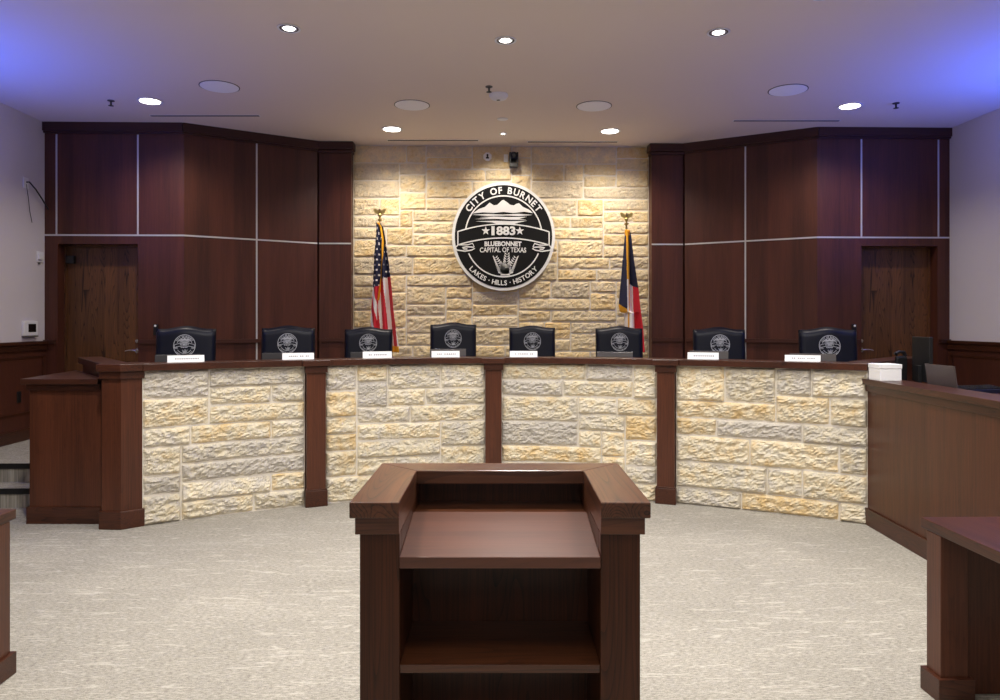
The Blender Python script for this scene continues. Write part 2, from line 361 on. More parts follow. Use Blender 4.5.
# door walls with recessed openings, one object each side, local x runs outwards from the room's centre line
def crown(name, poly_in, poly_out, parent):
    b = MB(); b.strip(poly_in, poly_out, CEIL-.105, CEIL)
    b.strip(poly_in, [(p[0]*.4+q[0]*.6, p[1]*.4+q[1]*.6) for p, q in zip(poly_in, poly_out)], CEIL-.125, CEIL-.1)
    return b.build(name, W_PANELX, parent)
RV = 2.615
DX0, DX1, DTOP = 4.205, 5.115, 2.515
def slab(b, x0, x1, z0, z1, sg, t=.012, y=YN):
    x0, x1 = (sg*x0, sg*x1) if sg > 0 else (sg*x1, sg*x0)
    b.box(x0, x1, y-t, y, z0, z1)
for sg, side in ((-1, 'left'), (1, 'right')):
    b = MB()
    X = lambda a, c: (sg*a, sg*c) if sg > 0 else (sg*c, sg*a)
    def bx(a, c, y0, y1, z0, z1):
        p, q = X(a, c); b.box(p, q, y0, y1, z0, z1)
    bx(XC, DX0, YN, 9.7, PF, CEIL); bx(DX1, XW, YN, 9.7, PF, CEIL); bx(DX0, DX1, YN, 9.7, DTOP, CEIL)
    bx(DX0, DX1, YN+.22, 9.7, PF, DTOP)
    wd = struct(b.build('wall_door_'+side, W_PANEL))
    # metal reveals
    r = MB()
    for xx in (XC+.01,): pass
    p, q = X(XC, XW); r.box(p, q, YN-.006, YN, RV-.009, RV+.009); r.build('metal_reveal', REVEAL, wd)
    for xx in (DX0-.01, DX1):
        r = MB(); p, q = X(xx, xx+.018); r.box(p, q, YN-.006, YN, RV+.01, CEIL-.13); r.build('metal_reveal', REVEAL, wd)
    # chair rail and base between door and corner, and beyond the door
    for a, c in ((XC, DX0-.02), (DX1+.02, XW)):
        r = MB(); p, q = X(a, c); r.box(p, q, YN-.03, YN, 1.37, 1.415); r.build('chair_rail', W_PANELX, wd)
        r = MB(); r.box(p, q, YN-.02, YN, PF, PF+.14); r.build('baseboard', W_PANELX, wd, bevel=.004)
    # crown
    r = MB(); p, q = X(XC, XW); r.box(p, q, YN-.05, YN, CEIL-.10, CEIL); r.box(p, q, YN-.03, YN, CEIL-.12, CEIL-.10); r.build('crown', W_PANELX, wd)
    # door
    d = empty('door_1' if sg < 0 else 'door_2', (sg*(DX0+DX1)/2, YN+.16, PF)); d['kind'] = 'structure'
    hw = (DX1-DX0)/2
    MB().box(-hw+.02, hw-.02, 0, .045, .01, DTOP-PF-.02).build('door_leaf', W_DOOR, d, bevel=.003)
    fr = MB(); fr.box(-hw, -hw+.02, -.02, .06, 0, DTOP-PF); fr.box(hw-.02, hw, -.02, .06, 0, DTOP-PF); fr.box(-hw, hw, -.02, .06, DTOP-PF-.02, DTOP-PF)
    fr.build('door_frame', W_DOOR, d)
    hx = -sg*(hw-.075)                        # lever on the side towards the room's centre
    h = MB(); h.cyl((hx, 0, .955), (hx, -.012, .955), .03, n=20); h.cyl((hx, -.01, .955), (hx, -.055, .955), .011, n=12)
    h.tube([(hx, -.052, .955), (hx+sg*.03, -.056, .958), (hx+sg*.08, -.054, .958), (hx+sg*.125, -.05, .95)], [.012, .012, .010, .008])
    h.build('door_handle', CHROME, d, smooth=True)
    h = MB(); h.cyl((hx, 0, 1.065), (hx, -.02, 1.065), .027, .022, n=20); h.cyl((hx, -.02, 1.065), (hx, -.028, 1.065), .012, n=12); h.build('deadbolt', CHROME, d, smooth=True)
    if sg < 0: MB().box(-hw+.03, -hw+.12, -.05, 0, 1.97, 2.06).build('dark_block', BLACKP, d, bevel=.004)  # small black block high on the door's outer edge
    # card reader beside the door
    cr = empty('card_reader', (-(DX0-.21) if sg < 0 else DX0-.095, YN, 1.545), label='small black card reader on the panelling beside the door near '+('the light switches' if sg < 0 else 'the clerk desk'), cat='card reader', group='card readers by the doors')
    MB().box(-.025, .025, -.03, 0, -.075, .05).build('housing', BLACKP, cr, bevel=.006)
    MB().lathe([(0.001, 0), (.013, 0), (.013, .006), (.008, .01), (.001, .011)], n=16).build('indicator', WHITEP, cr, smooth=True, M=Matrix.Translation((0, -.03, .03))@Matrix.Rotation(math.pi/2, 4, 'X'))
    # angled wall: an object of its own with local x along its face
    P0 = Vector((sg*XC, YN, 0)); P1 = Vector((sg*XP0, YP-.01, 0)); L = (P1-P0).length; ang = math.atan2(P1.y-P0.y, P1.x-P0.x)
    b = MB(); s2 = 1 if sg < 0 else -1        # which local side faces the room
    y0, y1 = (0, .35) if sg < 0 else (-.35, 0)
    b.box(0, L, y0, y1, PF, CEIL)
    aw = struct(b.build('wall_angled_'+side, W_PANEL)); aw.location = P0; aw.rotation_euler = (0, 0, ang)
    f0, f1 = (-.006, 0) if sg < 0 else (0, .006)
    rx = .60*L if False else (0.515*L)
    MB().box(0, L, f0, f1, RV-.009, RV+.009).build('metal_reveal', REVEAL, aw)
    MB().box(rx, rx+.018, f0, f1, PF+.14, CEIL-.12).build('metal_reveal', REVEAL, aw)
    f0, f1 = (-.03, 0) if sg < 0 else (0, .03)
    MB().box(0.02, L-.02, f0, f1, 1.37, 1.415).build('chair_rail', W_PANELX, aw)
    f0, f1 = (-.02, 0) if sg < 0 else (0, .02)
    MB().box(0, L, f0, f1, PF, PF+.14).build('baseboard', W_PANELX, aw)
    f0, f1 = (-.05, 0) if sg < 0 else (0, .05)
    k = MB().box(-.02, L, f0, f1, CEIL-.10, CEIL); f0, f1 = f0*.6, f1*.6; k.box(-.01, L, f0, f1, CEIL-.12, CEIL-.1); k.build('crown', W_PANELX, aw)
    # pilaster framing the stone wall
    b = MB(); p, q = X(XP1, XP0-.02); b.box(p, q, YP, 9.7, PF, CEIL)
    pl = struct(b.build('wall_pilaster_'+side, W_PANEL))
    b = MB(); p, q = X(XP0-.02, XP0+.3); b.box(p, q, YP+.1, 9.7, PF, CEIL); b.build('shadow_return', W_PANEL, pl)
    p, q = X(XP1, XP0-.02); MB().box(p, q, YP-.006, YP, RV-.009, RV+.009).build('metal_reveal', REVEAL, pl)
    MB().box(p, q, YP-.02, YP, 1.37, 1.415).build('chair_rail', W_PANELX, pl)
    p, q = X(XP1-.035, XP0); b = MB(); b.box(p, q, YP-.05, YP+.12, CEIL-.10, CEIL); p, q = X(XP1-.02, XP0-.01); b.box(p, q, YP-.03, YP+.12, CEIL-.14, CEIL-.1); b.build('crown', W_PANELX, pl, bevel=.01)
    # side wall: paint above, wainscot below
    b = MB(); p, q = X(XW, XW+.1); b.box(p, q, -4.2, YN+.02, 0, CEIL)
    sw = struct(b.build('wall_'+side, WALLP))
    b = MB(); p, q = X(XW-.018, XW); b.box(p, q, -4.0, YN, 0.0, 1.37); b.build('wainscot', W_PANEL, sw)
    b = MB(); p, q = X(XW-.05, XW); b.box(p, q, -4.0, YN, 1.37, 1.405); p, q = X(XW-.035, XW); b.box(p, q, -4.0, YN, 1.30, 1.37); b.build('wainscot_cap', W_Y, sw, bevel=.004)
    k = -3.6
    while k < YN-.1:                          # framed wainscot panels
        k1 = min(k+1.15, YN-.06); b = MB(); p, q = X(XW-.026, XW-.018)
        b.box(p, q, k, k+.02, .62, 1.24); b.box(p, q, k1-.02, k1, .62, 1.24); b.box(p, q, k, k1, 1.22, 1.24); b.box(p, q, k, k1, .62, .64)
        b.build('panel_moulding', W_Y, sw); k += 1.22
    struct(MB().box(*X(XW-.034, XW), 6.75, YN, PF, PF+.13).build('baseboard_'+side, W_Y, bevel=.004))
# stone wall
wb = struct(MB().box(-XP1-.1, XP1+.1, YS, 9.7, 0, CEIL).build('wall_back', MORT))
stonework('stone_facing', 2*XP1, CEIL-PF, lambda s, z, d: (-XP1+s, YS-d, PF+z), 11, ST_W, wb, .0765, .085, (2,2,2,3,3), 4, 9, .020, .022, .003)

# ---------------------------------------------------------------- the dais curve (u runs along it, d is the offset towards the audience)
DCX = -.15
def dy(u): return 6.86-.165*abs(u)**1.75
def cur(u, d=0):
    e = .01; t = Vector((2*e, dy(u+e)-dy(u-e))).normalized()
    return (DCX+u+t.y*d, dy(u)-t.x*d)
def seg(u0, u1, d, n=24): return [cur(u0+(u1-u0)*i/n, d) for i in range(n+1)]
UL, UR = -2.80, 2.97
# platform behind it, wrapping both ends
pf = seg(UL+.05, UR-.05, -.10, 40)
lf = [(-XW, 6.75), (-4.02, 6.75), (-3.3, 6.1)]
rf = [(3.05, 5.9), (3.12, 3.7), (XW, 3.7)]
poly = lf+pf+rf+[(XW, 9.65), (-XW, 9.65)]
struct(MB().prism(poly, 0.0, PF).build('floor_platform', CARPET))
struct(MB().box(-XW, -3.95, 6.47, 6.75, 0, PF/2).build('floor_step', CARPET))
MB().box(-XW, -4.05, 6.462, 6.475, PF/2-.045, PF/2+.003).build('nosing', NOSING, bpy.data.objects['floor_step'])
MB().box(-XW, -4.05, 6.742, 6.755, PF-.045, PF+.003).build('nosing', NOSING, bpy.data.objects['floor_platform'])

# ================================================================ THE DAIS
dais = empty('council_dais', (DCX, 6.86, 0), label='long curved council dais of cream split limestone panels between dark oak pilasters', cat='dais')
def dpart(o):
    o.matrix_parent_inverse = Matrix.Translation((-DCX, -6.86, 0)); return o
CB, CT = 1.232, 1.288                      # underside and top of the counter cap
UP = (-1.58, 0.0, 1.545)
PW = {-1.58: .165, 0.0: .152, 1.545: .155}
dpart(MB().strip(seg(UL, UR, -.03, 60), seg(UL, UR, -.12, 60), 0, CB).build('core_wall', W_V, dais))
edges = [UL-.0]+[x for u in UP for x in (u-PW[u]/2, u+PW[u]/2)]+[UR]
def arc_table(u0, u1, n=60):
    pts = [u0+(u1-u0)*i/n for i in range(n+1)]; ls = [0]
    for a, b_ in zip(pts, pts[1:]):
        pa, pb = cur(a), cur(b_); ls.append(ls[-1]+math.hypot(pb[0]-pa[0], pb[1]-pa[1]))
    return pts, ls
for i in range(4):
    u0, u1 = edges[2*i], edges[2*i+1]; pts, ls = arc_table(u0, u1); S = ls[-1]
    def mapf(s, z, d, pts=pts, ls=ls, S=S):
        s = min(max(s, 0), S); k = min(len(ls)-2, int(s/S*(len(ls)-1)))
        while k > 0 and ls[k] > s: k -= 1
        while k < len(ls)-2 and ls[k+1] < s: k += 1
        u = pts[k]+(pts[k+1]-pts[k])*(s-ls[k])/(ls[k+1]-ls[k]); p = cur(u, d-.02)
        return (p[0], p[1], z)
    dpart(stonework('stone_panel', S, CB, mapf, 40+i, ST_D, dais, .077, .07, (2,2,2,3,3), 4, 11, .012, .030, .003))
def orient(u):                              # box frame tangent to the curve
    t = Vector((.02, dy(u+.01)-dy(u-.01))).normalized(); return math.atan2(t.y, t.x)
for u in UP:
    p = cur(u, 0); M = Matrix.Translation((p[0], p[1], 0))@Matrix.Rotation(orient(u), 4, 'Z'); w2 = PW[u]/2
    pil = dpart(MB().box(-w2, w2, -.05, .08, 0, CB).build('pilaster', W_V, dais, bevel=.003, M=M))
    dpart(MB().box(-w2-.013, w2+.013, -.068, -.0, 0, .14).box(-w2-.008, w2+.008, -.06, 0, .14, .152).build('pilaster_base', W_X, pil, bevel=.003, M=M)).matrix_parent_inverse = Matrix()
    MB().box(-w2-.014, w2+.014, -.066, 0, CB-.058, CB).build('pilaster_collar', W_X, pil, bevel=.003, M=M)
    MB().box(-w2-.035, w2+.035, -.085, 0, CB+.0005, CT-.004).build('cap_block', W_X, pil, bevel=.004, M=M)
# counter cap
dpart(MB().strip(seg(UL, UR, .042, 60), seg(UL, UR, -.19, 60), CB, CT).build('counter_cap', W_X, dais, bevel=.004))
# work surface behind, lower than the cap
dpart(MB().strip(seg(UL+.02, UR-.02, -.12, 48), seg(UL+.2, UR-.2, -.66, 48), PF+.72, PF+.75).build('work_surface', W_X, dais))
# end pilaster, bent in plan
def pc(px, Z): return room((px-CX)/F*Z, Z)
def grow(poly, d):
    c = Vector((sum(p[0] for p in poly)/len(poly), sum(p[1] for p in poly)/len(poly))); n = len(poly); out = []
    a = sum(poly[i][0]*poly[(i+1)%n][1]-poly[(i+1)%n][0]*poly[i][1] for i in range(n)); s = 1 if a > 0 else -1
    for i in range(n):
        p0, p, p1 = Vector(poly[i-1]), Vector(poly[i]), Vector(poly[(i+1)%n])
        e0 = (p-p0).normalized(); e1 = (p1-p).normalized(); n0 = Vector((e0.y, -e0.x))*s; n1 = Vector((e1.y, -e1.x))*s
        m_ = (n0+n1); m_ = m_/max(.3, m_.dot(n0)); out.append(tuple(p+m_*d))
    return out
E = [pc(101.5, 5.71), pc(121, 5.70), pc(142.3, 5.80), pc(145, 5.98), pc(107, 5.92)]
pil = dpart(MB().prism(E, 0, CB).build('pilaster', W_V, dais, bevel=.003))
MB().prism(grow(E, .018), 0, .14).build('pilaster_base', W_X, pil, bevel=.004)
MB().prism(grow(E, .017), CB-.058, CB).build('pilaster_collar', W_X, pil, bevel=.003)
MB().prism(grow(E, .037), CB+.0005, CT+.002).build('cap_block', W_X, pil, bevel=.004)
# high side walls running back and outwards from both ends
def side_wall(a, b_, inward, name='return_wall'):
    a, b_ = Vector(a), Vector(b_); t = (b_-a).normalized(); n_ = Vector((-t.y, t.x))*inward
    q = lambda p, d: tuple(p+n_*d)
    wv = dpart(MB().prism([q(a, 0), q(b_, 0), q(b_, .12), q(a, .12)], 0, CB).build(name, W_V, dais))
    MB().prism([q(a, -.04), q(b_+t*.03, -.04), q(b_+t*.03, .16), q(a, .16)], CB, CT).build('return_cap', W_X, wv, bevel=.004)
LA, LB = pc(105, 5.93), pc(83, 6.90)
side_wall(LA, LB, -1)
RA, RB = pc(868.5, 6.06), pc(914, 6.95)
side_wall(RA, RB, 1)
# the corner where the right end meets the clerk desk
# ---------------------------------------------------------------- low wing cabinet by the steps
wing = empty('wing_cabinet', (-3.6, 5.9, 0), label='low dark oak wing cabinet beside the carpeted steps at the end of the dais', cat='cabinet')
def wpart(o, loc=(-3.6, 5.9, 0)): o.matrix_parent_inverse = Matrix.Translation(-Vector(loc)); return o
def side_grow(d):                           # overhang on the free sides only, flush against the dais
    g = grow(W4, d); return [g[0], (W4[1][0]-.004, g[1][1]), (W4[2][0]-.004, W4[2][1]), (W4[3][0]-.01, W4[3][1]), (g[3][0], W4[3][1])]
W4 = [pc(29.5, 5.87), pc(101.5, 5.87), pc(101.5, 5.96), pc(79, 6.86)]
wb_ = wpart(MB().prism(W4, 0, 1.12).build('body', W_V, wing, bevel=.003))
wpart(MB().prism(side_grow(.018), 0, .135).build('plinth', W_X, wing, bevel=.003))
wpart(MB().prism(side_grow(.018), 1.07, 1.122).build('frieze', W_X, wing, bevel=.003))
wpart(MB().prism(side_grow(.052), 1.122, 1.166).build('cabinet_top', W_X, wing, bevel=.004))
# ---------------------------------------------------------------- clerk desk
A = Vector(pc(866.5, 5.86)); dirc = Vector(room(.027*-1, -1))-Vector(room(0, 0)); dirc = dirc.normalized()
nout = Vector((dirc.y, -dirc.x)); nout = nout if nout.x > 0 else -nout      # away from the open floor
Ld = 2.15
def dq(s, d): v = A+dirc*s+nout*d; return (v.x, v.y)
clerk = empty('clerk_desk', (*A, 0), label='long dark oak clerk desk with raised ledge running forward from the dais', cat='desk')
def kpart(o): o.matrix_parent_inverse = Matrix.Translation((-A.x, -A.y, 0)); return o
def drect(s0, s1, d0, d1): return [dq(s0, d0), dq(s1, d0), dq(s1, d1), dq(s0, d1)]
kpart(MB().prism(drect(.0, Ld, 0, .12), 0, 1.12).build('front_panel', W_V, clerk))
kpart(MB().prism(drect(-.015, Ld, -.018, 0), 0, .135).build('plinth', W_Y, clerk, bevel=.003))
kpart(MB().prism(drect(-.005, Ld, -.018, .13), 1.068, 1.122).build('frieze', W_Y, clerk, bevel=.003))
kpart(MB().prism(drect(-.015, Ld+.03, -.04, .22), 1.122, 1.166).build('ledge', W_Y, clerk, bevel=.004))
kpart(MB().prism(drect(-.1, Ld, .225, .95), PF+.715, PF+.745).build('work_surface', W_Y, clerk, bevel=.003))
for s in (.14, Ld-.08): kpart(MB().prism(drect(s, s+.04, .14, .9), PF, PF+.714).build('support_panel', W_V, clerk))

# ================================================================ LECTERN
lec = empty('lectern', (*room(0, 1.95), 0), -TH, label='dark oak lectern with a raised U-shaped rim, glossy reading shelf and open shelves', cat='lectern')
hw, y0, ybk = .386, -.003, .535          # local y=0 at the front of the legs
iw = .2705; lw = .107
z1, z2, z3 = 1.055, 1.097, 1.14
b = MB()
for sx in (-1, 1):
    xs = sorted((sx*iw, sx*(iw+lw)))
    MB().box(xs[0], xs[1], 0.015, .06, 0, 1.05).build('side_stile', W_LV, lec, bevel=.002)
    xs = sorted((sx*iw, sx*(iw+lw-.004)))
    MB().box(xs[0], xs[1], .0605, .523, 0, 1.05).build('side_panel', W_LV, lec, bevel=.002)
    xs = sorted((sx*(iw-.014), sx*(iw+lw+.016)))
    MB().box(sorted((sx*iw, 0))[0] if False else min(sx*iw, sx*(iw+lw+.011)), max(sx*iw, sx*(iw+lw+.011)), .004, .523, 1.0505, z2).build('frieze', W_LX, lec, bevel=.002)
    x_in, x_out = sx*(iw-.0015), sx*(iw+lw+.024)
    # mitred rim pieces
    MB().prism([(x_in, -.008), (x_out, -.008), (x_out, ybk), (x_in, ybk-.128)], z2, z3).build('rim_side', W_LY, lec, bevel=.003)
    MB().box(min(sx*iw, sx*(iw+lw+.011)), max(sx*iw, sx*(iw+lw+.011)), .004, ybk-.03, 0, .12).build('plinth', W_LX, lec, bevel=.002)
xo, xi = iw+lw+.024, iw-.0015
MB().prism([(-xo, ybk), (xo, ybk), (xi, ybk-.128), (-xi, ybk-.128)], z2, z3).build('rim_back', W_LX, lec, bevel=.003)
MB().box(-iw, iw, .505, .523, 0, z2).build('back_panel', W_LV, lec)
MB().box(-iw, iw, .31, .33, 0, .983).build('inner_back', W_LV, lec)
rs = MB().add([(-iw, .012, .957), (iw, .012, .957), (iw, .33, .984), (-iw, .33, .984), (-iw, .012, .988), (iw, .012, .988), (iw, .33, 1.028), (-iw, .33, 1.028)],
     [(0,3,2,1),(4,5,6,7),(0,1,5,4),(1,2,6,5),(2,3,7,6),(3,0,4,7)])
rs.build('reading_shelf', W_LG, lec, bevel=.002)
MB().box(-iw, iw, .332, .505, .99, 1.018).build('pen_ledge', W_LX, lec, bevel=.002)
MB().box(-iw, iw, .02, .31, .672, .695).build('shelf', W_LX, lec, bevel=.002)
MB().box(-iw, iw, .02, .31, .36, .385).build('shelf', W_LX, lec, bevel=.002)
MB().box(-iw, iw, .02, .31, .09, .115).build('shelf', W_LX, lec, bevel=.002)

# ================================================================ STAFF TABLES at the picture's lower corners
def table(x, y, sg, lab):
    t = empty('staff_table', (x, y, 0), 0, label=lab, cat='table', group='oak staff tables facing the dais')
    def bx(a, c, y0_, y1_, z0, z1): p, q = (sg*a, sg*c) if sg > 0 else (sg*c, sg*a); return MB().box(p, q, y0_, y1_, z0, z1)
    bx(0, 2.1, -.78, 0, .705, .75).build('tabletop', W_Y, t, bevel=.003)
    for ly in (-.04, -.68):
        for lx in (.002, 1.95):
            l_ = bx(lx, lx+.12, ly-.10, ly, 0, .704).build('leg', W_V, t, bevel=.003)
            bx(lx-.018, lx+.138, ly-.118, ly+.018, 0, .10).build('foot_block', W_X, l_, bevel=.003)
    bx(.15, 1.95, -.09, -.06, .004, .704).build('modesty_panel', W_V, t)
    if sg < 0: bx(.02, .05, -.67, -.145, .004, .704).build('end_panel', W_V, t)
    return t
p = at(920.6, 517, h=.75); table(p.x, p.y, 1, 'open-sided dark oak staff table standing in front of the clerk desk')
p = at(16.3, 509, h=.75); table(p.x, p.y, -1, 'dark oak staff table of which only one corner shows, nearest the steps')

# ================================================================ THE SEAL
def text_polys(s_, size, weight=0.0):
    """outline text as a flat mesh: list of verts, faces, width"""
    cu = bpy.data.curves.new('txt', 'FONT'); cu.body = s_; cu.size = size; cu.offset = weight; cu.resolution_u = 3
    o = bpy.data.objects.new('txt', cu); C.objects.link(o); dg = bpy.context.evaluated_depsgraph_get(); dg.update()
    me = bpy.data.meshes.new_from_object(o.evaluated_get(dg)); vs = [v.co.copy() for v in me.vertices]; fs = [tuple(p.vertices) for p in me.polygons]
    bpy.data.objects.remove(o); bpy.data.curves.remove(cu); bpy.data.meshes.remove(me)
    x0 = min(v.x for v in vs); x1 = max(v.x for v in vs)
    for v in vs: v.x -= (x0+x1)/2
    return vs, fs, x1-x0
class Plate(MB):
    """shapes drawn in a unit disc, given a thickness"""
    def shape(s, vs, fs, z0, z1, mi=0):
        n = len(vs); from collections import Counter
        ec = {}
        for f in fs:
            for i in range(len(f)):
                a, b_ = f[i], f[(i+1)%len(f)]; ec[(a, b_)] = 1
        sides = [(a, b_) for (a, b_) in ec if (b_, a) not in ec]
        V = [(v[0], v[1], z0) for v in vs]+[(v[0], v[1], z1) for v in vs]
        return s.add(V, [tuple(i+n for i in f) for f in fs]+[(a, b_, b_+n, a+n) for a, b_ in sides], mi)
    def poly(s, pts, z0, z1, mi=0):
        a = sum(pts[i][0]*pts[(i+1)%len(pts)][1]-pts[(i+1)%len(pts)][0]*pts[i][1] for i in range(len(pts)))
        if a < 0: pts = pts[::-1]
        return s.shape(pts, [tuple(range(len(pts)))], z0, z1, mi)
    def band(s, pts, wd, z0, z1, closed=False, mi=0):
        n = len(pts); L_, R_ = [], []
        for i in range(n):
            p0 = pts[i-1] if (i or closed) else pts[0]; p1 = pts[(i+1)%n] if (i < n-1 or closed) else pts[-1]
            t = Vector((p1[0]-p0[0], p1[1]-p0[1])); t = t.normalized() if t.length else Vector((1, 0)); q = Vector((-t.y, t.x))*wd/2
            L_.append((pts[i][0]+q.x, pts[i][1]+q.y)); R_.append((pts[i][0]-q.x, pts[i][1]-q.y))
        fs = [(i, n+i, n+(i+1)%n, (i+1)%n) for i in range(n if closed else n-1)]
        return s.shape(L_+R_, fs, z0, z1, mi)
    def arc_text(s, txt, r, a0, a1, size, z0, z1, up=True, weight=0.0):
        """letters spread from angle a0 to a1 (degrees), baseline on radius r"""
        gl = []; tot = 0
        for ch in txt:
            if ch == ' ': gl.append(None); tot += size*.30; continue
            g = text_polys(ch, size, weight); gl.append(g); tot += g[2]
        rm = r+(size*.35 if up else -size*.35)
        gap = (abs(math.radians(a1-a0))*rm-tot)/(len(txt)-1); d = 0; sgn = -1 if up else 1
        for g in gl:
            wd = size*.30 if g is None else g[2]
            if g:
                th = math.radians(a0)+sgn*(d+wd/2)/rm; rot = th-math.pi/2 if up else th+math.pi/2
                rr = r; M = Matrix.Translation((rr*math.cos(th), rr*math.sin(th), 0))@Matrix.Rotation(rot, 4, 'Z')
                s.shape([M@v for v in g[0]], g[1], z0, z1)
            d += wd+gap
        return s
    def text(s, txt, cx, cy, width, size, z0, z1, weight=0.0, bend=0):
        vs, fs, wd = text_polys(txt, size, weight); k = width/wd
        return s.shape([(v.x*k+cx, v.y+cy-bend*(v.x*k)**2, 0) for v in vs], fs, z0, z1)
def star_pts(cx, cy, r):
    return [(cx+(r if i%2 == 0 else r*.4)*math.cos(math.pi/2+i*math.pi/5), cy+(r if i%2 == 0 else r*.4)*math.sin(math.pi/2+i*math.pi/5)) for i in range(10)]
def circ(r, a0=0, a1=360, n=64): return [(r*math.cos(math.radians(a0+(a1-a0)*i/n)), r*math.sin(math.radians(a0+(a1-a0)*i/n))) for i in range(n+(0 if a1-a0 == 360 else 1))]
MOUNT = [(-.60,.42),(-.48,.50),(-.36,.54),(-.27,.62),(-.19,.57),(-.12,.58),(-.03,.665),(.0,.67),(.05,.64),(.13,.58),(.2,.57),(.25,.60),(.30,.61),(.38,.54),(.5,.49),(.57,.43),(.40,.455),(.2,.43),(0,.45),(-.2,.43),(-.4,.44)]
LAKE = [[(-.62,.395),(-.30,.41),(0,.40),(.30,.415),(.56,.395),(.30,.375),(.05,.385),(-.30,.375)],
        [(-.46,.35),(-.2,.365),(.1,.355),(.45,.36),(.30,.325),(.44,.31),(.15,.305),(-.1,.32),(-.56,.315),(-.25,.34)],
        [(-.54,.275),(-.2,.285),(.15,.28),(.46,.29),(.30,.255),(.20,.225),(-.12,.225),(-.22,.255)]]
def banner_curve(y0_, sag, n=24, w_=.885): return [(-w_+2*w_*i/n, y0_-sag*(-1+2*i/n)**2) for i in range(n+1)]
def leafspray(P, z0, z1):
    rnd = random.Random(4)
    for bx_, by_, lean, ht in ((-.02, -.70, -.16, .30), (.05, -.70, .02, .36), (.10, -.70, .16, .30), (.02, -.70, -.04, .2)):
        for k in range(9):
            t = k/8; cx, cy = bx_+lean*t*.9, by_+ht*t; s_ = .075*(1-t*.5)
            for side in (-1, 1):
                px_, py_ = cx+side*s_*.9, cy+s_*.5
                P.poly([(cx, cy), (px_-.2*s_*side, py_+.35*s_), (px_+side*.35*s_, py_+.75*s_), (px_+side*.2*s_, py_-.15*s_)], z0, z1)
    P.poly([(-.06,-.72),(.13,-.72),(.10,-.62),(.03,-.60),(-.02,-.62)], z0, z1)
SX, SY = .662, .697
seal = empty('city_seal', (0.02, YS-.05, 2.72), label='large round black and silver city seal mounted on the stone wall', cat='wall seal')
MS = Matrix.Rotation(math.pi/2, 4, 'X')@Matrix.Diagonal((SX, SY, 1, 1))
SB, ST_ = 0.0, .035
Plate().poly(circ(1.0, n=96), SB, ST_).build('rim', SEALSIL, seal, M=MS)
Plate().poly(circ(.945, n=96), ST_-.001, ST_+.004).build('face', SEALBLK, seal, M=MS)
f0_, f1_ = ST_+.003, ST_+.011
P = Plate(); P.band(circ(.745, 10, 170), .024, f0_, f1_); P.band(circ(.745, 205, 335), .024, f0_, f1_); P.build('inner_ring', SEALSIL, seal, M=MS)
P = Plate(); P.arc_text('CITY OF BURNET', .79, 146, 34, .17, f0_, f1_, True, .004); P.build('name_lettering', SEALSIL, seal, M=MS)
P = Plate(); P.arc_text('LAKES · HILLS · HISTORY', .90, 222, 318, .125, f0_, f1_, False, .003); P.build('slogan_lettering', SEALSIL, seal, M=MS)
Plate().poly(MOUNT, f0_, f1_).build('hills', SEALSIL, seal, M=MS)
P = Plate()
for l_ in LAKE: P.poly(l_, f0_, f1_)
P.build('lake', SEALSIL, seal, M=MS)
top = banner_curve(.225, .14); bot = banner_curve(-.03, .13)
Plate().poly(top+bot[::-1], ST_+.003, ST_+.006).build('banner', SEALBLK, seal, M=MS)
P = Plate(); P.band(top, .022, f0_, f1_+.002); P.band(bot, .022, f0_, f1_+.002); P.band([top[0], bot[0]], .022, f0_, f1_+.002); P.band([top[-1], bot[-1]], .022, f0_, f1_+.002)
for s_ in (-1, 1):
    P.band([(s_*.885, -.16), (s_*.93, -.21), (s_*.90, -.255), (s_*.75, -.275), (s_*.62, -.255), (s_*.56, -.225), (s_*.60, -.20), (s_*.72, -.195), (s_*.80, -.21), (s_*.77, -.235), (s_*.70, -.235)], .022, f0_, f1_+.002)
    P.band([(s_*.885, -.16), (s_*.70, -.16), (s_*.60, -.13), (s_*.57, -.20)], .018, f0_, f1_+.002)
P.build('banner_outline', SEALSIL, seal, M=MS)
P = Plate(); P.text('1', -.205, .03, .06, .21, f0_, f1_+.002, .012); P.text('883', .045, .03, .37, .21, f0_, f1_+.002, .008); P.poly(star_pts(-.345, .10, .085), f0_, f1_+.002); P.poly(star_pts(.315, .10, .085), f0_, f1_+.002); P.build('date_lettering', SEALSIL, seal, M=MS)
P = Plate(); P.text('BLUEBONNET', -.01, -.175, .72, .115, f0_, f1_, .005, .04); P.text('CAPITAL OF TEXAS', -.01, -.29, .90, .125, f0_, f1_, .002, .03); P.build('motto_lettering', SEALSIL, seal, M=MS)
P = Plate(); leafspray(P, f0_, f1_); P.build('flower_spray', SEALSIL, seal, M=MS)
MB().cyl((0, 0, 0), (0, .05, 0), .3, n=32).build('mounting', BLACKP, seal)

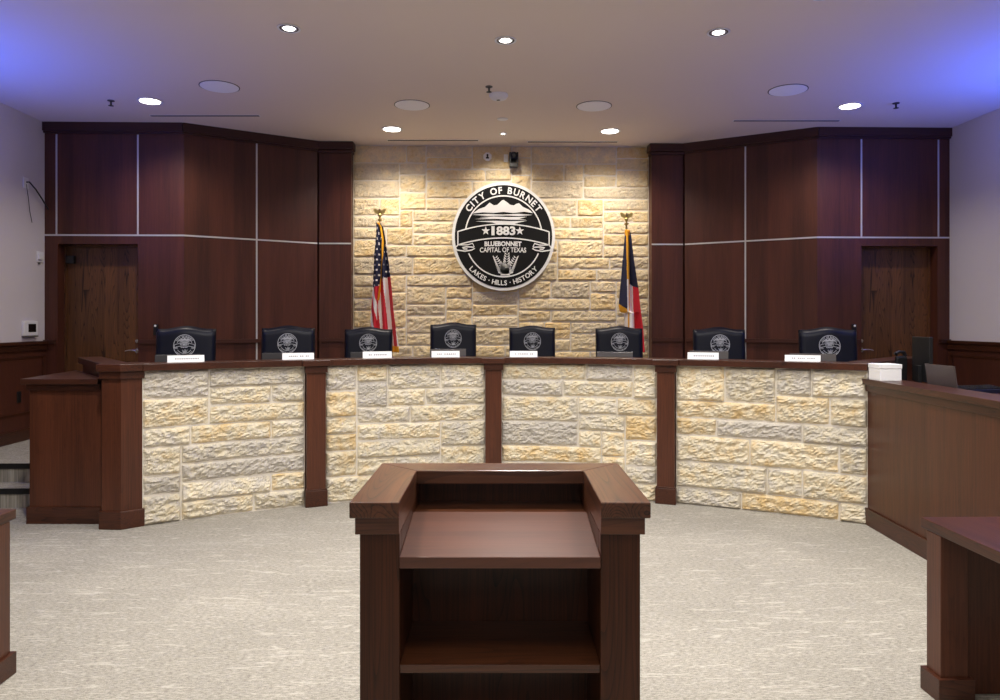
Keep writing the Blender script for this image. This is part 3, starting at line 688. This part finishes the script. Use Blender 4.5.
# ================================================================ CHAIRS
def emblem_bm():
    P = Plate(); a, b_ = 0, .012
    P.band(circ(.97, n=48), .05, a, b_, True)
    P.band(circ(.70, 20, 160, n=24), .045, a, b_); P.band(circ(.70, 212, 328, n=20), .045, a, b_)
    P.arc_text('CITY OF BURNET', .76, 150, 30, .19, a, b_, True, .006); P.arc_text('LAKES HILLS HISTORY', .93, 216, 324, .15, a, b_, False, .004)
    P.poly(MOUNT, a, b_)
    for l_ in LAKE: P.poly(l_, a, b_)
    P.band(top, .04, a, b_); P.band(bot, .04, a, b_)
    for s_ in (-1, 1): P.band([(s_*.885, .08), (s_*.885, -.16), (s_*.93, -.21), (s_*.75, -.275), (s_*.58, -.22), (s_*.70, -.16), (s_*.85, -.16)], .04, a, b_)
    P.text('1883', -.02, .03, .48, .21, a, b_, .008); P.poly(star_pts(-.345, .10, .085), a, b_); P.poly(star_pts(.315, .10, .085), a, b_)
    P.text('BLUEBONNET', -.01, -.19, .62, .12, a, b_, .005)
    leafspray(P, a, b_)
    return P
def make_chair():
    r = empty('executive_chair', (0,0,0), label='x', cat='chair', group='navy leather council chairs')
    # backrest: upholstered slab with a raised centre of the top edge, local front is -y, base z=0 on platform
    hw_, bt = .268, .085; nx, nz = 32, 22; z0, ztop = .42, 1.225
    vs = []; fs = []
    def topz(x): q = abs(x)/hw_; return ztop+.028*(0.5+.5*math.cos(math.pi*min(1, q/.78)))
    for side in (0, 1):
        for j in range(nz+1):
            for i in range(nx+1):
                x = -hw_+2*hw_*i/nx; v = j/nz; z = z0+(topz(x)-z0)*v
                e = min(hw_-abs(x), topz(x)-z, z-z0); pil_ = min(1, e/.05); pil_ = math.sqrt(max(0, 1-(1-pil_)**2))
                lean = .10*((z-z0)/.8)
                y = (-bt/2*pil_-.012*math.cos(x/hw_*1.4)*pil_) if side == 0 else bt/2*pil_
                vs.append((x, y+lean, z))
    n1 = (nx+1)*(nz+1)
    for side in (0, 1):
        for j in range(nz):
            for i in range(nx):
                q = [side*n1+j*(nx+1)+i, side*n1+j*(nx+1)+i+1, side*n1+(j+1)*(nx+1)+i+1, side*n1+(j+1)*(nx+1)+i]
                fs.append(tuple(q if side == 0 else q[::-1]))
    m_ = MB(); m_.add(vs, fs)
    bk = m_.build('backrest', NAVYL, r); me = bk.data
    bm = bmesh.new(); bm.from_mesh(me); bmesh.ops.remove_doubles(bm, verts=bm.verts, dist=.0008); bmesh.ops.recalc_face_normals(bm, faces=bm.faces); bm.to_mesh(me); bm.free()
    me.polygons.foreach_set('use_smooth', [True]*len(me.polygons))
    ez = 1.07; yl = -.0545+.10*((ez-z0)/.8)
    Me = Matrix.Translation((.0, yl-.002, ez))@Matrix.Rotation(-math.atan(.125), 4, 'X')@Matrix.Rotation(math.pi/2, 4, 'X')@Matrix.Diagonal((.099, .105, .12, 1))
    emblem_bm().build('embroidered_seal', THREAD, bk, M=Me)
    # seat
    s_ = MB(); s_.box(-.26, .26, -.50, .0, .40, .50); st_ = s_.build('seat', NAVYL, r, bevel=.04)
    for sx in (-1, 1):
        MB().tube([(sx*.25, -.04, .45), (sx*.28, -.04, .56), (sx*.285, -.05, .66), (sx*.285, -.22, .67), (sx*.28, -.26, .60), (sx*.25, -.26, .46)], .018).build('armrest', BLACKP, r, smooth=True)
    MB().cyl((0, -.24, .09), (0, -.24, .40), .03).build('gas_column', BLACKP, r, smooth=True)
    for k in range(5):
        a = 2*math.pi*k/5+.3; ex, ey = .30*math.cos(a), -.24+.30*math.sin(a)
        l_ = MB().tube([(0, -.24, .11), (ex, ey, .075)], [.028, .016]).build('base_spoke', BLACKP, r, smooth=True)
        MB().cyl((ex-.02*math.sin(a), ey+.02*math.cos(a), .028), (ex+.02*math.sin(a), ey-.02*math.cos(a), .028), .0275).build('caster', BLACKP, l_, smooth=True)
    return r
chair = make_chair()
CH = [(185.5, 59, 326, 'navy leather council chair at the dais end beside the low wing cabinet'),
      (288, 54, 325.5, 'navy leather council chair before the metal strip of the panelling, on the wing cabinet half'),
      (368.5, 49, 327, 'navy leather council chair in front of the red and white striped flag'),
      (453.2, 47.5, 322.3, 'navy leather council chair, tallest of the eight, below the seal beside the middle pilaster'),
      (532.3, 47.5, 325.5, 'navy leather council chair by the middle pilaster with a white plate and no grey screen'),
      (619.3, 48.5, 326, 'navy leather council chair in front of the blue, white and red flag'),
      (719.5, 53, 327, 'navy leather council chair before the metal strip of the panelling, on the clerk desk half'),
      (828.5, 57.5, 327, 'navy leather council chair at the dais end closest to the clerk desk')]
for i, (px, wpx, ty, lab) in enumerate(CH):
    o = chair if i == 0 else copy_tree(chair)
    Z = .552*F/wpx; x, y = room((px-CX)/F*Z, Z); o.location = (x, y-.04, PF)
    zt = HC-(ty-HY)/F*Z                     # top of the raised centre
    o.scale = (1, 1, (zt-PF)/1.253)
    o.rotation_euler = (0, 0, math.atan2(x-CAMX, y)*-.35)
    o['label'] = lab

# ---------------------------------------------------------------- screens and nameplates along the counter
def dais_back_z(px):                        # camera depth of the dais face along a pixel column
    Z = 6.5
    for _ in range(20):
        x, y = room((px-CX)/F*Z, Z); Z += (dy(x-DCX)-y)*.8
    return Z
NP = [(169, 203, 355.3, 361.9, 157, 199, 354.6), (283, 313.6, 353, 359.3, 263, 304, 352.8), (363, 391.7, 351.5, 357.3, 351, 388, 352), (431.6, 459.6, 351, 356.6, 430, 466, 349),
      (509.8, 537.3, 351, 356.2, None, None, None), (None, None, None, None, 597, 632.5, 352), (688, 718, 352.5, 359.7, 690, 727.5, 351), (786, 819, 355.2, 361.8, 791, 834, 353.7)]
WH = ['beside the low wing cabinet', 'second along from the wing cabinet', 'before the chair at the striped flag', 'below the seal, wing cabinet side',
      'below the seal, clerk side', 'before the chair at the tricolour flag', 'second along from the clerk desk', 'closest to the clerk desk']
for i, (a, c, t, bt_, ma, mc, mt) in enumerate(NP):
    if a is not None:
        px = (a+c)/2; Z = dais_back_z(px)+.07; s = Z/F; wd = (c-a)*s; x, y = room((px-CX)*s, Z); u = x-DCX
        ht = (CB+.056)+0; h = max(.04, (HC-(t-HY)*s)-CT)
        r = empty('nameplate', (x, y, CT), orient(u)*.85, label='white nameplate on the dais counter '+WH[i], cat='nameplate', group='white nameplates on the counter')
        q = MB().add([(-wd/2, -.012, .001), (wd/2, -.012, .001), (wd/2, .03, .001), (-wd/2, .03, .001), (-wd/2, .004, h), (wd/2, .004, h), (wd/2, .010, h), (-wd/2, .010, h)],
                [(0,3,2,1),(4,5,6,7),(0,1,5,4),(1,2,6,5),(2,3,7,6),(3,0,4,7)]); q.build('plate', PAPER, r)
        rnd = random.Random(i); q = MB(); xx = -wd*.30                       # faint unreadable printed name
        while xx < wd*.33:
            l_ = rnd.uniform(.008, .013)
            y_ = lambda zz: -.012+.016*zz/h-.0012
            q.add([(xx, y_(h*.42), h*.42), (xx+l_, y_(h*.42), h*.42), (xx+l_, y_(h*.60), h*.60), (xx, y_(h*.60), h*.60)], [(0,1,2,3)]); xx += l_+.006+(.014 if rnd.random() < .15 else 0)
        q.build('printed_name', INK, r)
    if ma is not None:
        px = (ma+mc)/2; Z = dais_back_z(px)+.34; s = Z/F; wd = (mc-ma)*s; x, y = room((px-CX)*s, Z); u = x-DCX; zt = HC-(mt-HY)*s; zb = PF+.75
        r = empty('desk_screen', (x, y, zb), orient(u)*.85, label='thin grey screen peeking over the counter '+WH[i], cat='screen', group='grey desk screens behind the counter')
        h = zt-zb; mt_ = GREYPL if i in (3, 5, 6, 7) else flat('dark_grey_shell', srgb(58, 56, 58), .35)
        MB().box(-wd/2, wd/2, 0, .012, .035, h).build('screen_shell', mt_, r, bevel=.002)
        MB().box(-wd/2+.01, wd/2-.01, .0125, .014, .045, h-.01).build('display', SCREEN, r)
        MB().box(-.05, .05, -.01, .07, 0, .008).box(-.02, .02, 0.001, .011, .008, .036).build('stand', BLACKP, r)

# ---------------------------------------------------------------- things on the clerk desk
x, y = room(3.0, 5.69)
bx_ = empty('paper_box', (x, y, 1.1665), -TH, label='white lidded card box on the corner of the clerk desk ledge', cat='box')
MB().box(-.083, .083, -.088, .088, 0, .11).build('box_body', PAPER, bx_, bevel=.003)
MB().box(-.086, .086, -.091, .091, .095, .128).build('box_lid', PAPER, bx_, bevel=.003)
zb = PF+.7455
x, y = room(3.355, 5.80)
mo = empty('computer_monitor', (x, y, zb), math.radians(86), label='black computer monitor on a stand, seen edge-on over the clerk desk ledge', cat='monitor')
h = HC-(337-HY)*5.78/F-zb
MB().box(-.13, .13, -.015, .015, .07, h).build('monitor_shell', BLACKP, mo, bevel=.004)
MB().box(-.12, .12, -.017, -.0155, .08, h-.01).build('display', SCREEN, mo)
MB().box(-.03, .03, .016, .045, .01, .2).build('neck', BLACKP, mo, bevel=.003); MB().lathe([(.0, 0), (.055, 0), (.055, .008), (.03, .012)], n=24).build('base', BLACKP, mo, smooth=True)
x, y = room(3.20, 5.26)
lp = empty('laptop', (x, y, zb), math.radians(90)-.05, label='open grey laptop seen from behind its lid on the clerk desk', cat='laptop')
MB().box(-.17, .17, -.24, .0, 0, .014).build('keyboard_half', BLACKP, lp, bevel=.003)
MB().add([(-.185, .0, .012), (.185, .0, .012), (.185, .008, .012), (-.185, .008, .012), (-.185, .03, .235), (.185, .03, .235), (.185, .037, .236), (-.185, .037, .236)],
         [(0,3,2,1),(4,5,6,7),(0,1,5,4),(1,2,6,5),(2,3,7,6),(3,0,4,7)]).build('lid', flat('warm_grey_shell', srgb(84, 74, 74), .4, .2), lp, bevel=.002)
x, y = room(3.22, 5.87)
ph = empty('desk_phone', (x, y, zb), math.radians(10), label='black desk phone standing behind the white box', cat='phone')
MB().add([(-.05, -.02, 0), (.05, -.02, 0), (.05, .06, 0), (-.05, .06, 0), (-.05, -.02, .26), (.05, -.02, .26), (.05, .0, .275), (-.05, .0, .275)],
         [(0,3,2,1),(4,5,6,7),(0,1,5,4),(1,2,6,5),(2,3,7,6),(3,0,4,7)]).build('phone_body', BLACKP, ph, bevel=.008)
MB().tube([(-.045, -.01, .25), (-.045, .0, .29), (-.01, .0, .305), (.03, .0, .30), (.045, .0, .27)], [.016, .016, .012, .016, .016]).build('handset', BLACKP, ph, smooth=True)
kb = empty('keyboard', (*room(3.66, 5.62), zb), math.radians(12), label='black keyboard lying on the clerk desk behind the ledge', cat='keyboard')
MB().add([(-.22, -.08, 0), (.22, -.08, 0), (.22, .08, 0), (-.22, .08, 0), (-.22, -.08, .03), (.22, -.08, .03), (.22, .08, .045), (-.22, .08, .045)],
         [(0,3,2,1),(4,5,6,7),(0,1,5,4),(1,2,6,5),(2,3,7,6),(3,0,4,7)]).build('keyboard_body', flat('navy_black_plastic', srgb(24, 28, 52), .4), kb, bevel=.003)
q = MB()
for i in range(14):
    for j in range(5): q.box(-.205+i*.0295, -.205+i*.0295+.024, -.068+j*.028, -.068+j*.028+.022, .032+.003*j, .040+.003*j)
q.build('keys', BLACKP, kb)

# ================================================================ FLAGS
def interp(tab, y):
    if y <= tab[0][0]: return tab[0][1:]
    for a, b_ in zip(tab, tab[1:]):
        if y <= b_[0]:
            t = (y-a[0])/(b_[0]-a[0]); return tuple(a[k]+(b_[k]-a[k])*t for k in range(1, len(a)))
    return tab[-1][1:]
def flag(name, lab, polex, ptop, tab, colf, pleats, Z=8.98, bottom=352):
    s = Z/F; bx0, by0 = room((polex-CX)*s, Z)
    r = empty(name, (bx0, by0, PF), -TH, label=lab, cat='flag', group='flags on poles before the stone wall')
    toz = lambda py: HC-(py-HY)*s-PF; tox = lambda px: (px-polex)*s
    MB().cyl((0, 0, .04), (0, 0, toz(ptop+8)), .0125, n=14).build('pole', BRASS, r, smooth=True)
    MB().lathe([(.02, 0), (.17, 0), (.17, .02), (.14, .035), (.06, .05), (.03, .10), (.02, .11)], n=32).build('base', BRASS, r, smooth=True)
    zf = toz(ptop+8)
    fin = MB().lathe([(.012, 0), (.028, .008), (.028, .02), (.012, .03), (.01, .05), (.022, .06), (.024, .075), (.012, .09)], (0, 0, zf), n=16)
    fin.tube([(0, 0, zf+.085), (0, -.005, zf+.12), (0, -.018, zf+.145), (0, -.035, zf+.14)], [.012, .016, .010, .003])
    for sx in (-1, 1):
        fin.add([(sx*.008, -.004, zf+.08), (sx*.03, -.004, zf+.085), (sx*.065, -.004, zf+.10), (sx*.078, -.004, zf+.15), (sx*.055, -.004, zf+.155), (sx*.035, -.004, zf+.135), (sx*.008, -.004, zf+.128),
                 (sx*.008, .008, zf+.08), (sx*.03, .008, zf+.085), (sx*.065, .008, zf+.10), (sx*.078, .008, zf+.15), (sx*.055, .008, zf+.155), (sx*.035, .008, zf+.135), (sx*.008, .008, zf+.128)],
                [tuple(range(7)), tuple(range(7, 14))[::-1]]+[(i, (i+1)%7, (i+1)%7+7, i+7) for i in range(7)])
    fin.build('eagle_finial', BRASS, r, smooth=False)
    y0_ = tab[0][0]; NV, NU = 150, 90; vs = []; cols = []
    for j in range(NV+1):
        py = y0_+(bottom-y0_)*j/NV; xl, xr = interp(tab, py); t = j/NV
        for i in range(NU+1):
            u = i/NU; px = xl+(xr-xl)*u
            dep = (.012+.05*t)*math.sin(u*math.pi*2*pleats+.9+.8*t)*(1 if .0 < u < 1 else 1) - .015 - .05*t
            vs.append((tox(px), dep-.02, toz(py)))
    fs = []; mi = []
    for j in range(NV):
        for i in range(NU):
            fs.append((j*(NU+1)+i, j*(NU+1)+i+1, (j+1)*(NU+1)+i+1, (j+1)*(NU+1)+i))
            py = y0_+(bottom-y0_)*(j+.5)/NV; xl, xr = interp(tab, py); mi.append(colf(xl+(xr-xl)*(i+.5)/NU, py, xl, xr))
    m_ = MB(); m_.add(vs, fs); m_.mi = mi
    fo = m_.build('flag_cloth', [FNAVY, FRED, FWHITE, GOLD], r, smooth=True)
    so = fo.modifiers.new('thick', 'SOLIDIFY'); so.thickness = .004
    return r
US = [(223, 376.5, 380.5), (228, 376.8, 384), (240, 376, 386.2), (255, 374.5, 388.5), (275, 373.8, 391.3), (290, 373, 393), (310, 371.5, 394.8), (326, 371, 397), (340, 371, 399.5), (352, 371, 401)]
gl = [(223, 379), (230, 381.6), (240, 383.4), (255, 383.2), (275, 381.8), (290, 380), (305, 378.6), (352, 378)]
def us_col(x, y, xl, xr):
    g = interp(gl, y)[0]
    if y > 346 and x > 392: return 3
    if abs(x-g) < .75+(.8 if y < 232 else 0) and y < 300: return 3
    if x < g:
        if y < 288-(x-373)*.3:
            k = (y-226)/5.2; c = (x-(xl+.4*(xr-xl)*.5))
            row = int(k); ph = (row % 2)*1.9
            sx_ = (x-372+ph) % 3.8-1.9; sy_ = (k-row-.5)*5.2
            return 2 if (abs(sx_) < .75 and abs(sy_) < 1.0) else 0
        return 2 if ((x-371-(y-288)*.22) % 7.4) < 3.4 and not x > 378 else 1
    if y < 277+(391-x)*.25:
        k = (y-236)/6.5; row = int(k); sx_ = (x-382+(row % 2)*1.8) % 4.2-2.1; sy_ = (k-row-.5)*6.5
        return 2 if (abs(sx_) < .7 and abs(sy_) < 1.0 and x > 384.5) else 0
    return 1 if ((x-380.5-(y-290)*.10) % 8.4) < 4.6 else 2
flag('striped_flag', 'gold-fringed flag with white stars on navy and red and white stripes, furled on its pole', 379.8, 213, US, us_col, 2.5, bottom=352)
TX = [(230, 624.5, 629), (236, 624.3, 630.5), (260, 622.3, 633), (290, 619.6, 637.2), (306, 618.3, 638.6), (312, 619.5, 639.3), (313, 624.4, 639.4), (326, 624.2, 641), (352, 624, 642.5)]
def tx_col(x, y, xl, xr):
    if y < 236: return 3 if abs(x-626.8) < 2.4 else 0
    if x < 625.8:
        if y > 303.5+(x-618)*.75 and y < 313: return 3
        return 0 if y < 313 else 2
    if x < 627.2: return 3 if y < 280 else 2
    if x < 628.2: return 3
    if x > 628.2 and y < 284+(x-628)*.5: return 0
    return 1 if x > 632.6+(y-290)*.02 else 2
flag('tricolour_flag', 'gold-fringed navy, white and red flag furled on its pole', 626.5, 217, TX, tx_col, 1.5, bottom=352)

# ================================================================ WALL DEVICES
p = at(487.5, 156, Z=9.38)
dv = empty('wall_sensor', (p.x, YS-.03, p.z), label='round-cornered white sensor with a dark centre high on the stone wall', cat='sensor')
MB().lathe([(.055, 0), (.058, .012), (.05, .03), (.03, .034)], n=8).build('sensor_housing', WHITEP, dv, bevel=.006, M=Matrix.Rotation(math.pi/2, 4, 'X')@Matrix.Rotation(math.pi/8, 4, 'Z'))
MB().cyl((0, -.030, .015), (0, -.045, .015), .013).box(-.02, .02, -.045, -.03, -.03, -.012).box(-.010, .010, -.044, -.03, -.02, .015).build('lens', BLACKP, dv)
MB().box(-.03, .03, 0, .04, -.03, .03).build('back_box', WHITEP, dv)
p = at(514, 157.5, Z=9.3)
cm = empty('ceiling_camera', (p.x, YS-.03, p.z), label='black pan-tilt camera mounted high on the stone wall above the seal', cat='camera')
MB().box(-.055, .055, -.12, -.02, -.115, -.06).build('camera_base', BLACKP, cm, bevel=.008)
MB().box(-.058, -.035, -.10, -.03, -.06, .08).build('yoke', BLACKP, cm, bevel=.006); MB().box(.035, .058, -.10, -.03, -.06, .08).build('yoke', BLACKP, cm, bevel=.006)
MB().lathe([(.01, -.055), (.045, -.04), (.05, 0), (.045, .04), (.01, .055)], (0, -.065, .035), n=20).build('camera_head', BLACKP, cm, smooth=True)
MB().cyl((0, -.10, .035), (0, -.135, .03), .028, .024, n=20).build('lens', SCREEN, cm, smooth=True)
MB().box(-.03, .03, -.03, .03, -.08, .02).build('bracket', BLACKP, cm)
p = at(506.5, 157, Z=9.38)
pp = MB().box(-.028, .028, -.02, .01, -.05, .045).build('wall_plate', WHITEP, bevel=.003); pp.location = (p.x-.005, YS-.02, p.z); tag(pp, 'small white connection plate next to the black camera on the stone wall', 'wall plate')
def on_left(px, py, w_, h_):
    Z = 1; # camera depth where the pixel ray meets the side wall
    k = (px-CX)/F
    Z = (-XW-CAMX)/(k*ct+st); x, y = room(k*Z, Z); return Vector((-XW, y, HC-(py-HY)/F*Z))
p = on_left(25.5, 183, 0, 0)
wp = empty('cable_plate', p, label='white wall plate with a black cable leading off it high on the side wall', cat='wall plate')
MB().box(0, .008, -.045, .045, -.06, .06).build('cover', WHITEP, wp, bevel=.003)
MB().tube([(.008, .0, .01), (.03, .02, .015), (.05, .10, -.05), (.05, .22, -.14), (.04, .36, -.24), (.02, .44, -.28)], .008).build('black_cable', BLACKP, wp, smooth=True)
MB().tube([(.008, .0, -.01), (.012, .03, -.15), (.01, .06, -.30), (.01, .10, -.42)], .003).build('thin_cable', BLACKP, wp, smooth=True)
p = on_left(39.5, 257, 0, 0)
sw_ = empty('light_switch', p, label='white switch plate on the side wall just before the panelling corner', cat='switch')
MB().box(0, .012, -.06, .06, -.06, .06).build('cover', WHITEP, sw_, bevel=.003); MB().box(.012, .03, -.05, .015, -.03, .03).build('rocker', WHITEP, sw_, bevel=.004); MB().box(.0, .02, -.035, -.01, -.085, -.061).build('sensor_tab', GREYPL, sw_, bevel=.003)
p = on_left(28.5, 328, 0, 0)
th = empty('thermostat', p, label='square white thermostat with a black display above the wainscot', cat='thermostat')
MB().box(0, .03, -.125, .125, -.085, .075).build('casing', WHITEP, th, bevel=.006); MB().box(.03, .032, -.05, .085, -.045, .045).build('display', SCREEN, th); MB().box(0, .036, -.12, .12, -.097, -.086).build('base_lip', GREYPL, th)
p = on_left(17, 397, 0, 0)
ou = MB().box(.018, .026, -.035, .035, -.06, .06).build('power_outlet', BLACKP, bevel=.003); ou.location = p; tag(ou, 'black power outlet in the dark wainscot above the steps', 'outlet')

# ================================================================ CEILING FIXTURES
def ceil_at(px, py): Z = (CEIL-HC)*F/(HY-py); x, y = room((px-CX)/F*Z, Z); return x, y
BIG = [(150, 101, 'bright round downlight before the panelling over the door by the side wall switches'), (392, 129, 'bright round downlight above the striped flag'),
       (610, 131, 'bright round downlight above the blue, white and red flag'), (850, 106, 'bright round downlight before the door behind the clerk desk')]
def downlight(k, lampm, size):
    o = empty('recessed_downlight')
    MB().lathe([(size*1.0, 0), (size*1.2, -.003), (size*1.2, -.007), (size, -.005)], n=32).build('trim_ring', WHITEP, o, smooth=True)
    if k < .9: MB().lathe([(size, -.001), (size*.97, -.006), (size*k, -.004), (size*k, -.002)], n=32).build('baffle', GREYPL, o, smooth=True)
    MB().lathe([(size*k*.99, -.0005), (size*k*.97, -.0065), (.01, -.0075)], n=32).build('lamp', lampm, o, smooth=True)
    return o
d0 = downlight(.97, LAMP, .105)
for i, (px, py, lab) in enumerate(BIG):
    o = d0 if i == 0 else copy_tree(d0); x, y = ceil_at(px, py); o.location = (x, y, CEIL); tag(o, lab, 'downlight', 'large bright downlights')
    spot('downlight_beam', (x, y, CEIL-.03), 215 if 300 < px < 700 else 135, WARM, 135, .9, (x, y+.5, 0), .1)
SM = [(289, 28, .05, 'small ringed downlight over the carpet on the wing cabinet side'), (505.5, 40, .05, 'small ringed downlight over the carpet, in line with the seal'), (718.5, 32, .05, 'small ringed downlight over the carpet on the clerk desk side'),
      (503, 133.5, .035, 'tiny downlight close to the stone wall above the seal'), (465, -6, .05, 'downlight at the ceiling edge of the picture above the lectern'), (822, -4, .05, 'downlight at the ceiling edge of the picture above the clerk desk')]
d1 = downlight(.62, LAMPS, .055)
for i, (px, py, sz, lab) in enumerate(SM):
    o = d1 if i == 0 else copy_tree(d1); x, y = ceil_at(px, py); o.location = (x, y, CEIL); k = sz/.05*(1.35 if i < 3 else 1); o.scale = (k, k, 1); tag(o, lab, 'downlight', 'small downlights')
    if i == 3: spot('seal_accent_beam', (x, y, CEIL-.03), 60, WARM, 110, .9, (0, YS, 2.4), .04)
    if i < 3: spot('small_downlight_beam', (x, y, CEIL-.03), 95, NEUT, 125, .8, (x, y+.5, 0), .05)
SPK = [(219.5, 86.5, 'white round ceiling speaker over the dais end by the wing cabinet'), (412, 105, 'white round ceiling speaker near the downlight above the striped flag'),
       (594, 106, 'white round ceiling speaker near the downlight above the blue, white and red flag'), (788, 90, 'white round ceiling speaker over the dais end by the clerk desk')]
sp0 = empty('ceiling_speaker'); MB().lathe([(.188, 0), (.188, -.004), (.183, -.005), (.180, -.004)], n=48).build('bezel', GREYPL, sp0, smooth=True); MB().lathe([(.1795, -.001), (.178, -.007), (.01, -.013)], n=48).build('grille', GRILLE, sp0, smooth=True)
for i, (px, py, lab) in enumerate(SPK):
    o = sp0 if i == 0 else copy_tree(sp0); x, y = ceil_at(px, py); o.location = (x, y, CEIL); tag(o, lab, 'speaker', 'round ceiling speakers')
x, y = ceil_at(498.5, 94.5)
ap = empty('smoke_detector', (x, y, CEIL), label='white domed smoke detector on the ceiling in line with the seal', cat='detector')
MB().lathe([(.095, 0), (.095, -.02), (.075, -.045), (.04, -.055), (.01, -.056)], n=32).build('dome', WHITEP, ap, smooth=True); MB().lathe([(.02, -.055), (.018, -.06), (.004, -.061)], n=16).build('test_button', GREYPL, ap, smooth=True)
x, y = ceil_at(502.5, 119)
cv = MB().lathe([(.06, 0), (.06, -.005), (.05, -.008), (.01, -.008)], n=32).build('cover_disc', WHITEP, smooth=True); cv.location = (x, y, CEIL); tag(cv, 'faint white cover disc on the ceiling between smoke detector and tiny downlight', 'cover disc')
spr0 = empty('fire_sprinkler'); MB().lathe([(.035, 0), (.035, -.006), (.012, -.009)], n=20).build('escutcheon', GREYPL, spr0, smooth=True); MB().cyl((0,0,-.008), (0,0,-.05), .009).lathe([(.004, -.05), (.026, -.052), (.026, -.056), (.004, -.058)], n=16).build('head', BLACKP, spr0, smooth=True)
for i, (px, py, lab) in enumerate([(111, 100.5, 'fire sprinkler head beside the downlight by the switch wall'), (896, 103, 'fire sprinkler head beside the downlight over the clerk side door'), (489, 86.5, 'fire sprinkler head next to the white smoke detector')]):
    o = spr0 if i == 0 else copy_tree(spr0); x, y = ceil_at(px, py); o.location = (x, y, CEIL); tag(o, lab, 'sprinkler', 'fire sprinklers')
for i, (xa, xb, py, lab) in enumerate([(150, 260, 115.6, 'long thin air slot in the ceiling before the panelled wall by the switches'), (387, 479, 140.2, 'thin air slot in the ceiling above the striped flag'),
                        (527, 618, 141.8, 'thin air slot in the ceiling above the blue, white and red flag'), (733, 840, 120.6, 'long thin air slot in the ceiling before the panelled wall by the clerk desk')]):
    x0_, y0_ = ceil_at(xa, py); x1_, y1_ = ceil_at(xb, py)
    r = empty('air_slot', ((x0_+x1_)/2, (y0_+y1_)/2, CEIL), math.atan2(y1_-y0_, x1_-x0_), label=lab, cat='air vent', group='thin ceiling air slots')
    L_ = math.hypot(x1_-x0_, y1_-y0_)
    MB().box(-L_/2, L_/2, -.028, .028, -.003, 0).build('slot_frame', WHITEP, r); MB().box(-L_/2+.01, L_/2-.01, -.018, .018, -.005, -.003).build('slot_opening', SLOT, r)
# uplight troughs on the side walls that throw the blue wash
for sg in (-1, 1):
    y = 5.9 if sg < 0 else 6.0
    r = empty('wall_uplight', (sg*XW, y, 2.28), label='slim wall uplight throwing blue light on the ceiling, '+('above the steps' if sg < 0 else 'beyond the clerk desk'), cat='wall light', group='blue wall uplights')
    b = MB(); X = lambda a, c: (sg*a, sg*c) if sg > 0 else (sg*c, sg*a)
    p, q = sorted((0, -sg*.34)); b.box(p, q, -.7, .7, 0, .02)
    p, q = sorted((-sg*.33, -sg*.34)); b.box(p, q, -.7, .7, .02, .09); b.box(*sorted((0, -sg*.34)), -.7, -.69, .02, .09); b.box(*sorted((0, -sg*.34)), .69, .7, .02, .09)
    b.build('trough', WHITEP, r)
    MB().box(*sorted((-sg*.06, -sg*.28)), -.66, .66, .021, .05).build('light_bar', GREYPL, r)
